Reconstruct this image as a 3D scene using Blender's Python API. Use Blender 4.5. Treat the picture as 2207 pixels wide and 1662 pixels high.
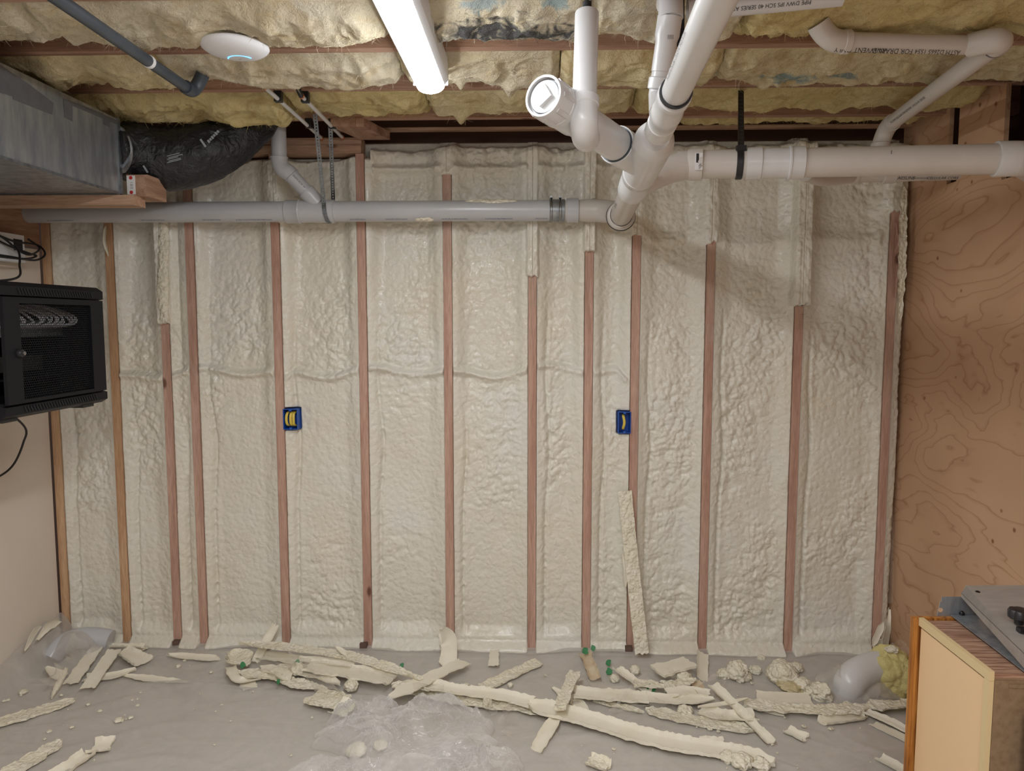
import bpy, math, random
import numpy as np
from mathutils import Vector, Matrix
for o in list(bpy.data.objects): bpy.data.objects.remove(o)
S = bpy.context.scene
COL = S.collection
# ------------------------------------------------------------------ camera
FPX, PITCH, YAW, CZ = 1600.0, math.radians(5.03), math.radians(1.7), 1.60
cd = bpy.data.cameras.new('camera'); cam = bpy.data.objects.new('camera', cd); COL.objects.link(cam)
cd.sensor_fit = 'HORIZONTAL'; cd.sensor_width = 36.0; cd.lens = 36.0 * FPX / 2207.0
cd.clip_start = 0.05; cd.clip_end = 50
cam.location = (0, 0, CZ); cam.rotation_euler = (math.pi / 2 - PITCH, 0, YAW)
S.camera = cam
# ------------------------------------------------------------------ world, lights, exposure
w = bpy.data.worlds.new('world'); S.world = w; w.use_nodes = True
w.node_tree.nodes['Background'].inputs[0].default_value = (1.0, 0.98, 0.96, 1)
w.node_tree.nodes['Background'].inputs[1].default_value = 0.36
def area(name, loc, rot, sx, sy, power, color):
    l = bpy.data.lights.new(name, 'AREA'); l.shape = 'RECTANGLE'; l.size = sx; l.size_y = sy
    l.energy = power; l.color = color
    o = bpy.data.objects.new(name, l); COL.objects.link(o); o.location = loc; o.rotation_euler = rot
    return o
area('room_light_behind_camera', (0.3, -0.7, 2.40), (0, 0, 0), 0.9, 1.4, 46, (1, 0.985, 0.96))
area('room_light_over_camera', (-0.36, 0.35, 2.40), (0, 0, 0), 0.35, 1.1, 30, (0.93, 0.97, 1))
LAMP_STRENGTH = 46.0
vs = S.view_settings
vs.view_transform = 'Standard'; vs.look = 'None'; vs.exposure = 0.0; vs.gamma = 1.0; vs.use_curve_mapping = False
# ------------------------------------------------------------------ pixel -> world helpers
def ray(px, py):
    x = (px - 1103.5) / FPX; z = -(py - 831) / FPX
    y2 = math.cos(PITCH) + z * math.sin(PITCH); z2 = -math.sin(PITCH) + z * math.cos(PITCH)
    return (x * math.cos(YAW) - y2 * math.sin(YAW), x * math.sin(YAW) + y2 * math.cos(YAW), z2)
def WY(px, py, Y):
    r = ray(px, py); t = Y / r[1]; return Vector((r[0] * t, Y, CZ + r[2] * t))
def WZ(px, py, Z):
    r = ray(px, py); t = (Z - CZ) / r[2]; return Vector((r[0] * t, r[1] * t, Z))
def WX(px, py, X):
    r = ray(px, py); t = X / r[0]; return Vector((X, r[1] * t, CZ + r[2] * t))
# ------------------------------------------------------------------ noise
def _h(ix, iy, seed):
    n = (ix.astype(np.int64) * 374761393 + iy.astype(np.int64) * 668265263 + int(seed) * 974634777) & 0xffffffff
    n = ((n ^ (n >> 13)) * 1274126177) & 0xffffffff
    n = ((n ^ (n >> 16)) * 2246822519) & 0xffffffff
    return ((n ^ (n >> 15)) & 0xffffff) / float(0xffffff)
def vn(x, y, seed=0):
    x = np.asarray(x, float); y = np.asarray(y, float)
    ix = np.floor(x); iy = np.floor(y); fx = x - ix; fy = y - iy
    u = fx * fx * (3 - 2 * fx); v = fy * fy * (3 - 2 * fy)
    a = _h(ix, iy, seed); b = _h(ix + 1, iy, seed); c = _h(ix, iy + 1, seed); d = _h(ix + 1, iy + 1, seed)
    return ((a * (1 - u) + b * u) * (1 - v) + (c * (1 - u) + d * u) * v) * 2 - 1
def fbm(x, y, seed=0, o=4):
    s = 0; a = 1; t = 0
    for i in range(o):
        s = s + a * vn(x * 2 ** i, y * 2 ** i, seed + i * 17); t += a; a *= 0.5
    return s / t
def ridged(x, y, seed=0, o=3):
    s = 0; a = 1; t = 0
    for i in range(o):
        s = s + a * (1 - np.abs(vn(x * 2 ** i, y * 2 ** i, seed + i * 31)) * 2); t += a; a *= 0.5
    return s / t
def cell(x, y, seed=0):
    """rounded lumps: 1 in a lump's middle, 0 in the creases"""
    ix = np.floor(x); iy = np.floor(y); best = np.full(np.shape(x), 9.0)
    for dx in (-1, 0, 1):
        for dy in (-1, 0, 1):
            cx = ix + dx; cy = iy + dy
            px = cx + _h(cx, cy, seed); py = cy + _h(cx, cy, seed + 7)
            best = np.minimum(best, (px - x) ** 2 + (py - y) ** 2)
    return 1 - np.clip(best, 0, 1)
def sstep(a, b, x):
    t = np.clip((x - a) / (b - a), 0, 1); return t * t * (3 - 2 * t)
# ------------------------------------------------------------------ materials
def mat(name, col, rough=0.6, metal=0.0, var=None, varscale=3.0, bumps=(), spec=0.5, world=False, coat=0, sss=0, stretch=None, contrast=(0.3, 0.7), rvar=0):
    m = bpy.data.materials.new(name); m.use_nodes = True
    nt = m.node_tree; N = nt.nodes; L = nt.links
    b = N['Principled BSDF']
    b.inputs['Base Color'].default_value = (*col, 1); b.inputs['Roughness'].default_value = rough
    b.inputs['Metallic'].default_value = metal; b.inputs['Specular IOR Level'].default_value = spec
    if coat: b.inputs['Coat Weight'].default_value = coat; b.inputs['Coat Roughness'].default_value = 0.12
    if sss:
        b.inputs['Subsurface Weight'].default_value = sss; b.inputs['Subsurface Scale'].default_value = 0.01
    if world: src = N.new('ShaderNodeNewGeometry').outputs['Position']
    else: src = N.new('ShaderNodeTexCoord').outputs['Object']
    mp = N.new('ShaderNodeMapping'); L.new(src, mp.inputs[0])
    if stretch: mp.inputs['Scale'].default_value = stretch
    if var is not None:
        n = N.new('ShaderNodeTexNoise'); n.inputs['Scale'].default_value = varscale; n.inputs['Detail'].default_value = 6
        n.inputs['Roughness'].default_value = 0.6
        L.new(mp.outputs[0], n.inputs['Vector'])
        r = N.new('ShaderNodeValToRGB'); r.color_ramp.elements[0].position = contrast[0]; r.color_ramp.elements[1].position = contrast[1]
        r.color_ramp.elements[0].color = (*col, 1); r.color_ramp.elements[1].color = (*var, 1)
        L.new(n.outputs['Fac'], r.inputs[0]); L.new(r.outputs[0], b.inputs['Base Color'])
        if rvar:
            mr = N.new('ShaderNodeMapRange'); mr.inputs['From Min'].default_value = 0.35; mr.inputs['From Max'].default_value = 0.65
            mr.inputs['To Min'].default_value = rough - rvar; mr.inputs['To Max'].default_value = rough + rvar
            L.new(n.outputs['Fac'], mr.inputs['Value']); L.new(mr.outputs[0], b.inputs['Roughness'])
    prev = None
    for kind, sc, dist, st in bumps:
        if kind == 'v':
            wn = N.new('ShaderNodeTexNoise'); wn.inputs['Scale'].default_value = sc * 0.45; wn.inputs['Detail'].default_value = 3
            L.new(mp.outputs[0], wn.inputs['Vector'])
            vm = N.new('ShaderNodeVectorMath'); vm.operation = 'MULTIPLY_ADD'
            L.new(wn.outputs['Color'], vm.inputs[0]); vm.inputs[1].default_value = (1.6 / sc,) * 3; L.new(mp.outputs[0], vm.inputs[2])
            t = N.new('ShaderNodeTexVoronoi'); t.feature = 'SMOOTH_F1'; t.inputs['Scale'].default_value = sc; t.inputs['Smoothness'].default_value = 0.35
            L.new(vm.outputs[0], t.inputs['Vector']); out = t.outputs['Distance']; inv = True
        else:
            t = N.new('ShaderNodeTexNoise'); t.inputs['Scale'].default_value = sc; t.inputs['Detail'].default_value = 5
            if kind == 'd': t.inputs['Distortion'].default_value = 1.5
            L.new(mp.outputs[0], t.inputs['Vector']); out = t.outputs['Fac']; inv = False
        bp = N.new('ShaderNodeBump'); bp.inputs['Strength'].default_value = st; bp.inputs['Distance'].default_value = dist; bp.invert = inv
        L.new(out, bp.inputs['Height'])
        if prev: L.new(prev.outputs[0], bp.inputs['Normal'])
        prev = bp
    if prev: L.new(prev.outputs[0], b.inputs['Normal'])
    return m
def srgb(r, g, b):
    f = lambda c: ((c / 255 + 0.055) / 1.055) ** 2.4 if c > 10 else c / 255 / 12.92
    return (f(r), f(g), f(b))
def woodmat(name, c1, c2, axis='z', scale=1.0, rough=0.65, knots=True, rings=26.0):
    """softwood: fine fibres run along axis, darker growth bands, knots"""
    m = bpy.data.materials.new(name); m.use_nodes = True
    nt = m.node_tree; N = nt.nodes; L = nt.links; b = N['Principled BSDF']
    b.inputs['Roughness'].default_value = rough; b.inputs['Specular IOR Level'].default_value = 0.3
    g = N.new('ShaderNodeTexCoord'); oi = N.new('ShaderNodeObjectInfo')
    off = N.new('ShaderNodeVectorMath'); off.operation = 'MULTIPLY_ADD'
    L.new(oi.outputs['Random'], off.inputs[0]); off.inputs[1].default_value = (7.3, 3.1, 9.7); L.new(g.outputs['Object'], off.inputs[2])
    mp = N.new('ShaderNodeMapping'); L.new(off.outputs[0], mp.inputs[0])
    sc = {'x': (0.06, 1, 1), 'y': (1, 0.06, 1), 'z': (1, 1, 0.06)}[axis]
    mp.inputs['Scale'].default_value = tuple(s * scale for s in sc)
    w_ = N.new('ShaderNodeTexNoise'); w_.inputs['Scale'].default_value = rings; w_.inputs['Detail'].default_value = 4; w_.inputs['Distortion'].default_value = 0.6
    L.new(mp.outputs[0], w_.inputs['Vector'])
    f_ = N.new('ShaderNodeTexNoise'); f_.inputs['Scale'].default_value = 260; f_.inputs['Detail'].default_value = 3
    L.new(mp.outputs[0], f_.inputs['Vector'])
    r = N.new('ShaderNodeValToRGB'); r.color_ramp.elements[0].position = 0.36; r.color_ramp.elements[1].position = 0.62
    r.color_ramp.elements[0].color = (*c2, 1); r.color_ramp.elements[1].color = (*c1, 1)
    L.new(w_.outputs['Fac'], r.inputs[0])
    mx = N.new('ShaderNodeMix'); mx.data_type = 'RGBA'; mx.blend_type = 'MULTIPLY'; mx.inputs[0].default_value = 0.45
    L.new(r.outputs[0], mx.inputs[6])
    rr = N.new('ShaderNodeValToRGB'); rr.color_ramp.elements[0].position = 0.35; rr.color_ramp.elements[1].position = 0.6
    rr.color_ramp.elements[0].color = (0.55, 0.5, 0.45, 1); rr.color_ramp.elements[1].color = (1, 1, 1, 1)
    L.new(f_.outputs['Fac'], rr.inputs[0]); L.new(rr.outputs[0], mx.inputs[7])
    out = mx.outputs[2]
    if knots:
        v = N.new('ShaderNodeTexVoronoi'); v.inputs['Scale'].default_value = 5.0
        mp2 = N.new('ShaderNodeMapping'); L.new(off.outputs[0], mp2.inputs[0])
        mp2.inputs['Scale'].default_value = {'x': (0.45, 1, 1), 'y': (1, 0.45, 1), 'z': (1, 1, 0.45)}[axis]
        L.new(mp2.outputs[0], v.inputs['Vector'])
        kr = N.new('ShaderNodeValToRGB'); kr.color_ramp.elements[0].position = 0.035; kr.color_ramp.elements[1].position = 0.075
        kr.color_ramp.elements[0].color = (0.25, 0.16, 0.11, 1); kr.color_ramp.elements[1].color = (1, 1, 1, 1)
        L.new(v.outputs['Distance'], kr.inputs[0])
        m2 = N.new('ShaderNodeMix'); m2.data_type = 'RGBA'; m2.blend_type = 'MULTIPLY'; m2.inputs[0].default_value = 0.85
        L.new(out, m2.inputs[6]); L.new(kr.outputs[0], m2.inputs[7]); out = m2.outputs[2]
    L.new(out, b.inputs['Base Color'])
    bp = N.new('ShaderNodeBump'); bp.inputs['Strength'].default_value = 0.25; bp.inputs['Distance'].default_value = 0.002
    L.new(f_.outputs['Fac'], bp.inputs['Height']); L.new(bp.outputs[0], b.inputs['Normal'])
    return m
def plymat(name, c1, c2, c3):
    """fir plywood: wandering cathedral grain lines (running mainly along Y) and small knots"""
    m = bpy.data.materials.new(name); m.use_nodes = True
    nt = m.node_tree; N = nt.nodes; L = nt.links; b = N['Principled BSDF']
    b.inputs['Roughness'].default_value = 0.6; b.inputs['Specular IOR Level'].default_value = 0.3
    g = N.new('ShaderNodeNewGeometry'); mp = N.new('ShaderNodeMapping'); L.new(g.outputs['Position'], mp.inputs[0])
    mp.inputs['Scale'].default_value = (1, 0.6, 1.5); mp.inputs['Rotation'].default_value = (0.5, 0, 0)
    n = N.new('ShaderNodeTexNoise'); n.inputs['Scale'].default_value = 1.5; n.inputs['Detail'].default_value = 4.5; n.inputs['Roughness'].default_value = 0.42; n.inputs['Distortion'].default_value = 0.4
    L.new(mp.outputs[0], n.inputs['Vector'])
    mu = N.new('ShaderNodeMath'); mu.operation = 'MULTIPLY'; mu.inputs[1].default_value = 21; L.new(n.outputs['Fac'], mu.inputs[0])
    fr = N.new('ShaderNodeMath'); fr.operation = 'FRACT'; L.new(mu.outputs[0], fr.inputs[0])
    r = N.new('ShaderNodeValToRGB'); e = r.color_ramp.elements
    e[0].position = 0.0; e[0].color = (*c2, 1); e[1].position = 0.10; e[1].color = (*c1, 1)
    x = e.new(0.8); x.color = (*c1, 1); x = e.new(1.0); x.color = (*[a * 0.35 + b_ * 0.65 for a, b_ in zip(c2, c1)], 1)
    L.new(fr.outputs[0], r.inputs[0])
    v = N.new('ShaderNodeTexVoronoi'); v.inputs['Scale'].default_value = 8.0; L.new(g.outputs['Position'], v.inputs['Vector'])
    kr = N.new('ShaderNodeValToRGB'); kr.color_ramp.elements[0].position = 0.04; kr.color_ramp.elements[1].position = 0.09
    kr.color_ramp.elements[0].color = (*c3, 1); kr.color_ramp.elements[1].color = (1, 1, 1, 1)
    L.new(v.outputs['Distance'], kr.inputs[0])
    mx = N.new('ShaderNodeMix'); mx.data_type = 'RGBA'; mx.blend_type = 'MULTIPLY'; mx.inputs[0].default_value = 1
    L.new(r.outputs[0], mx.inputs[6]); L.new(kr.outputs[0], mx.inputs[7])
    big = N.new('ShaderNodeTexNoise'); big.inputs['Scale'].default_value = 1.3; L.new(g.outputs['Position'], big.inputs['Vector'])
    br = N.new('ShaderNodeValToRGB'); br.color_ramp.elements[0].color = (0.8, 0.76, 0.72, 1); br.color_ramp.elements[1].color = (1, 1, 1, 1)
    br.color_ramp.elements[0].position = 0.35; br.color_ramp.elements[1].position = 0.6
    L.new(big.outputs['Fac'], br.inputs[0])
    m2 = N.new('ShaderNodeMix'); m2.data_type = 'RGBA'; m2.blend_type = 'MULTIPLY'; m2.inputs[0].default_value = 1
    L.new(mx.outputs[2], m2.inputs[6]); L.new(br.outputs[0], m2.inputs[7])
    L.new(m2.outputs[2], b.inputs['Base Color'])
    return m
def filmmat(name, tint, opacity, hazescale, rough=0.12, hazelo=0.4, hazehi=0.75, bump=0.4):
    m = bpy.data.materials.new(name); m.use_nodes = True
    nt = m.node_tree; N = nt.nodes; L = nt.links; b = N['Principled BSDF']
    b.inputs['Base Color'].default_value = (*tint, 1); b.inputs['Roughness'].default_value = rough
    b.inputs['Specular IOR Level'].default_value = 0.8
    tc = N.new('ShaderNodeTexCoord')
    n = N.new('ShaderNodeTexNoise'); n.inputs['Scale'].default_value = hazescale; n.inputs['Detail'].default_value = 4; n.inputs['Distortion'].default_value = 1.2
    L.new(tc.outputs['Object'], n.inputs['Vector'])
    mr = N.new('ShaderNodeMapRange'); mr.inputs['From Min'].default_value = hazelo; mr.inputs['From Max'].default_value = hazehi
    mr.inputs['To Min'].default_value = opacity[0]; mr.inputs['To Max'].default_value = opacity[1]
    L.new(n.outputs['Fac'], mr.inputs['Value'])
    lw = N.new('ShaderNodeLayerWeight'); lw.inputs['Blend'].default_value = 0.35
    ad = N.new('ShaderNodeMath'); ad.operation = 'MULTIPLY_ADD'; ad.inputs[1].default_value = 0.45
    L.new(lw.outputs['Facing'], ad.inputs[0]); L.new(mr.outputs[0], ad.inputs[2])
    tr = N.new('ShaderNodeBsdfTransparent'); tr.inputs[0].default_value = (0.97, 0.97, 0.96, 1)
    mx = N.new('ShaderNodeMixShader'); ad.use_clamp = True
    L.new(ad.outputs[0], mx.inputs[0]); L.new(tr.outputs[0], mx.inputs[1]); L.new(b.outputs[0], mx.inputs[2])
    bp = N.new('ShaderNodeBump'); bp.inputs['Strength'].default_value = bump; bp.inputs['Distance'].default_value = 0.004
    n2 = N.new('ShaderNodeTexNoise'); n2.inputs['Scale'].default_value = hazescale * 4; n2.inputs['Detail'].default_value = 3; n2.inputs['Distortion'].default_value = 1.5
    L.new(tc.outputs['Object'], n2.inputs['Vector'])
    L.new(n2.outputs['Fac'], bp.inputs['Height']); L.new(bp.outputs[0], b.inputs['Normal'])
    L.new(mx.outputs[0], N['Material Output'].inputs['Surface'])
    return m
def emit(name, col, strength):
    m = bpy.data.materials.new(name); m.use_nodes = True
    b = m.node_tree.nodes['Principled BSDF']; b.inputs['Base Color'].default_value = (*col, 1)
    b.inputs['Emission Color'].default_value = (*col, 1); b.inputs['Emission Strength'].default_value = strength
    return m
M = {}
M['foam'] = mat('spray_foam', srgb(226, 219, 200), 0.32, var=srgb(228, 226, 216), varscale=2.2, world=True, spec=0.55, rvar=0.15, coat=0.2,
                bumps=(('v', 40, 0.008, 0.6), ('d', 110, 0.004, 0.45)))
M['scrap'] = mat('cut_foam', srgb(230, 223, 202), 0.55, var=srgb(237, 232, 215), varscale=9, bumps=(('n', 190, 0.002, 0.35),))
M['scrap_rough'] = mat('foam_skin', srgb(224, 216, 190), 0.45, var=srgb(236, 231, 214), varscale=9, bumps=(('v', 75, 0.006, 0.9), ('n', 220, 0.002, 0.3)))
M['scrap_brown'] = mat('foam_skin_stained', srgb(196, 170, 138), 0.55, var=srgb(222, 208, 180), varscale=14, bumps=(('n', 160, 0.002, 0.4),))
M['stud'] = woodmat('stud_fir', srgb(204, 168, 150), srgb(184, 144, 126), 'z')
M['stud_pale'] = woodmat('stud_pale_fir', srgb(214, 178, 142), srgb(192, 150, 114), 'z')
M['joist'] = woodmat('joist_fir', srgb(186, 150, 128), srgb(144, 108, 90), 'x', rings=18)
M['lumber_x'] = woodmat('lumber_fir', srgb(196, 164, 138), srgb(172, 136, 112), 'x')
M['lumber_y'] = woodmat('lumber_fir_deep', srgb(184, 150, 126), srgb(158, 122, 100), 'y')
M['oak'] = woodmat('oak_frame', srgb(190, 128, 62), srgb(120, 66, 22), 'z', rings=60, knots=False, rough=0.4)
M['veneer'] = woodmat('walnut_veneer', srgb(180, 146, 122), srgb(128, 92, 74), 'x', rings=110, knots=False, rough=0.35, scale=1.4)
M['ply'] = plymat('fir_plywood', srgb(206, 168, 136), srgb(176, 134, 100), (0.42, 0.3, 0.22))
M['ply_painted'] = mat('painted_panel', srgb(224, 214, 202), 0.55, var=srgb(217, 205, 191), varscale=2, bumps=(('n', 40, 0.001, 0.2),))
M['concrete'] = mat('concrete_floor', srgb(196, 188, 179), 0.7, var=srgb(206, 199, 190), varscale=2.2, bumps=(('n', 30, 0.002, 0.2),), world=True)
M['sheeting'] = filmmat('milky_sheeting', srgb(214, 208, 200), (0.30, 0.55), 3.5, rough=0.32, bump=0.4)
M['film'] = filmmat('clear_film', srgb(238, 230, 216), (0.04, 0.16), 14, rough=0.08, bump=0.6)
M['bag'] = filmmat('crinkled_bag', srgb(246, 243, 240), (0.20, 0.38), 5, rough=0.10, hazelo=0.42, hazehi=0.68, bump=0.5)
M['pvc'] = mat('white_pvc', srgb(216, 216, 216), 0.26, var=srgb(206, 205, 203), varscale=5, spec=0.5, bumps=(('n', 60, 0.0006, 0.15),))
M['pvc_grey'] = mat('grey_pvc', srgb(196, 197, 200), 0.3, var=srgb(186, 187, 190), varscale=4, spec=0.5)
M['pvc_warm'] = mat('aged_pvc', srgb(206, 200, 193), 0.33, var=srgb(197, 190, 182), varscale=5, spec=0.4)
M['black'] = mat('black_plastic', (0.012, 0.012, 0.014), 0.45)
M['rubber'] = mat('black_rubber', (0.02, 0.022, 0.025), 0.6)
M['gap'] = mat('shadowed_void', srgb(58, 44, 36), 0.9)
M['rack'] = mat('black_powdercoat', (0.007, 0.008, 0.011), 0.5, spec=0.22, bumps=(('n', 400, 0.0005, 0.2),))
M['darkpipe'] = mat('charcoal_pipe', srgb(52, 60, 68), 0.4, var=srgb(70, 78, 86), varscale=12)
M['galv'] = mat('galvanised_steel', srgb(170, 173, 175), 0.36, 0.6, var=srgb(128, 134, 140), varscale=26, stretch=(1, 1, 0.22), bumps=(('n', 60, 0.001, 0.15),), contrast=(0.35, 0.65), rvar=0.08)
M['steel'] = mat('brushed_steel', srgb(178, 172, 164), 0.42, 0.35, var=srgb(158, 152, 145), varscale=7, stretch=(1, 3, 1), rvar=0.08)
M['strap'] = mat('zinc_strap', srgb(150, 156, 160), 0.4, 0.8, var=srgb(110, 116, 122), varscale=40)
M['foil'] = mat('foil_bubble', srgb(205, 205, 205), 0.25, 0.8, bumps=(('v', 60, 0.01, 1.0),))
M['flex'] = mat('black_flex_jacket', (0.010, 0.011, 0.014), 0.42, bumps=(('d', 22, 0.02, 0.6), ('n', 90, 0.004, 0.4)))
M['tape'] = mat('grey_duct_tape', srgb(96, 96, 98), 0.45, var=srgb(84, 84, 88), varscale=30)
M['white'] = mat('white_plastic', srgb(236, 238, 242), 0.35)
M['lampbody'] = mat('lamp_housing', srgb(232, 234, 238), 0.4)
M['lamp'] = emit('lamp_lens', (0.94, 0.97, 1.0), LAMP_STRENGTH)
M['blueled'] = emit('blue_led', (0.12, 0.4, 1.0), 2.2)
M['screwgrey'] = mat('screw', srgb(150, 150, 150), 0.3, 0.9)
M['darkscrew'] = mat('dark_screw', srgb(60, 60, 60), 0.3, 0.9)
M['bluebox'] = mat('blue_box_plastic', srgb(28, 84, 176), 0.4)
M['yellowcable'] = mat('yellow_cable_jacket', srgb(226, 200, 84), 0.4)
M['greycable'] = mat('grey_cable_jacket', srgb(200, 200, 205), 0.4)
M['copper'] = mat('copper', srgb(196, 120, 80), 0.3, 0.9)
M['print'] = mat('black_print', (0.02, 0.02, 0.02), 0.5)
M['printblue'] = mat('blue_print', srgb(60, 84, 130), 0.5)
M['printwhite'] = mat('pale_print', srgb(150, 158, 165), 0.5)
M['paper'] = mat('white_sticker', srgb(225, 225, 225), 0.5)
M['red'] = mat('red_print', srgb(190, 40, 40), 0.5)
M['cream'] = mat('cream_melamine', srgb(222, 190, 148), 0.4, bumps=(('n', 90, 0.0006, 0.2),))
M['creamedge'] = mat('cream_edge', srgb(206, 184, 140), 0.45)
M['mdf'] = mat('hardboard', srgb(140, 116, 88), 0.7, var=srgb(120, 96, 70), varscale=60, bumps=(('n', 200, 0.0006, 0.3),))
M['darkboard'] = mat('dark_board', srgb(92, 64, 50), 0.5)
M['green'] = mat('green_foam_flake', srgb(36, 110, 62), 0.5, var=srgb(64, 140, 84), varscale=40)
M['darkfoot'] = mat('wet_wood', srgb(110, 88, 76), 0.8, var=srgb(84, 64, 54), varscale=30)
M['batt_gold'] = None
def battmat(name, c1, c2, c3, stain=None, blue=None):
    m = mat(name, c1, 0.95, var=c2, varscale=5, spec=0.1, world=True, bumps=(('d', 26, 0.012, 0.5), ('d', 110, 0.006, 0.7)), sss=0)
    nt = m.node_tree; N = nt.nodes; L = nt.links; b = N['Principled BSDF']
    base = b.inputs['Base Color'].links[0].from_socket
    g = N.new('ShaderNodeNewGeometry')
    def layer(base, scale, lo, hi, col, amt, dist=1.5):
        n = N.new('ShaderNodeTexNoise'); n.inputs['Scale'].default_value = scale; n.inputs['Detail'].default_value = 6; n.inputs['Distortion'].default_value = dist
        L.new(g.outputs['Position'], n.inputs['Vector'])
        mr = N.new('ShaderNodeMapRange'); mr.inputs['From Min'].default_value = lo; mr.inputs['From Max'].default_value = hi; mr.inputs['To Max'].default_value = amt
        L.new(n.outputs['Fac'], mr.inputs['Value'])
        mx = N.new('ShaderNodeMix'); mx.data_type = 'RGBA'; L.new(mr.outputs[0], mx.inputs[0]); L.new(base, mx.inputs[6]); mx.inputs[7].default_value = (*col, 1)
        return mx.outputs[2]
    base = layer(base, 9, 0.52, 0.68, c3, 0.7)
    base = layer(base, 38, 0.5, 0.75, tuple(c * 0.72 for c in c1), 0.6, 3)
    def spot(base, c, rx, ry, col, amt):
        """a dirt or ink patch with its own ragged outline at a fixed place on the batt"""
        s = N.new('ShaderNodeVectorMath'); s.operation = 'SUBTRACT'; L.new(g.outputs['Position'], s.inputs[0]); s.inputs[1].default_value = (c[0], c[1], c[2])
        q = N.new('ShaderNodeVectorMath'); q.operation = 'MULTIPLY'; L.new(s.outputs[0], q.inputs[0]); q.inputs[1].default_value = (1 / rx, 1 / ry, 0)
        le = N.new('ShaderNodeVectorMath'); le.operation = 'LENGTH'; L.new(q.outputs[0], le.inputs[0])
        n = N.new('ShaderNodeTexNoise'); n.inputs['Scale'].default_value = 16; n.inputs['Detail'].default_value = 5; n.inputs['Distortion'].default_value = 2
        L.new(g.outputs['Position'], n.inputs['Vector'])
        a = N.new('ShaderNodeMath'); a.operation = 'MULTIPLY_ADD'; L.new(n.outputs['Fac'], a.inputs[0]); a.inputs[1].default_value = 2.2; L.new(le.outputs['Value'], a.inputs[2])
        mr = N.new('ShaderNodeMapRange'); mr.inputs['From Min'].default_value = 2.0; mr.inputs['From Max'].default_value = 1.45; mr.inputs['To Min'].default_value = 0; mr.inputs['To Max'].default_value = amt
        L.new(a.outputs[0], mr.inputs['Value'])
        mx = N.new('ShaderNodeMix'); mx.data_type = 'RGBA'; L.new(mr.outputs[0], mx.inputs[0]); L.new(base, mx.inputs[6]); mx.inputs[7].default_value = (*col, 1)
        return mx.outputs[2]
    for c in (stain or []): base = spot(base, *c)
    L.new(base, b.inputs['Base Color'])
    return m
# ------------------------------------------------------------------ object helpers
def setp(o, label=None, cat=None, group=None, kind=None):
    if label: o['label'] = label
    if cat: o['category'] = cat
    if group: o['group'] = group
    if kind: o['kind'] = kind
    return o
def mesh(name, V, Fc, m, smooth=True, auto=None):
    me = bpy.data.meshes.new(name)
    V = np.asarray(V, dtype=np.float32)
    if isinstance(Fc, np.ndarray):
        nf, k = Fc.shape
        me.vertices.add(len(V)); me.vertices.foreach_set('co', V.ravel())
        me.loops.add(nf * k); me.loops.foreach_set('vertex_index', Fc.astype(np.int32).ravel())
        me.polygons.add(nf); me.polygons.foreach_set('loop_start', np.arange(nf, dtype=np.int32) * k)
        me.update(calc_edges=True)
    else:
        me.from_pydata([tuple(map(float, v)) for v in V], [], Fc); me.update()
    me.validate()
    me.materials.append(m)
    if smooth: me.shade_smooth()
    if auto is not None: me.set_sharp_from_angle(angle=math.radians(auto))
    return me
def obj(name, V, Fc, m, parent=None, smooth=True, auto=35, base=True):
    """V in world coordinates; becomes a child of parent or a thing with its origin at its base"""
    V = np.array(V, dtype=np.float64)
    if parent is not None:
        ploc = np.array(PW[parent.name]) ; V2 = V - ploc; loc = (0, 0, 0); wl = ploc
    elif base:
        lo = V.min(0); hi = V.max(0); wl = np.array([(lo[0] + hi[0]) / 2, (lo[1] + hi[1]) / 2, lo[2]]); V2 = V - wl; loc = wl
    else: V2 = V; loc = (0, 0, 0); wl = np.zeros(3)
    o = bpy.data.objects.new(name, mesh(name, V2, Fc, m, smooth, auto))
    COL.objects.link(o); o.location = loc
    if parent is not None: o.parent = parent
    PW[o.name] = tuple(wl)
    return o
PW = {}
def thing(name, label, cat, loc, group=None):
    o = bpy.data.objects.new(name, None); COL.objects.link(o); o.location = loc; o.empty_display_size = 0.05
    PW[o.name] = tuple(loc); setp(o, label, cat, group); return o
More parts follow.
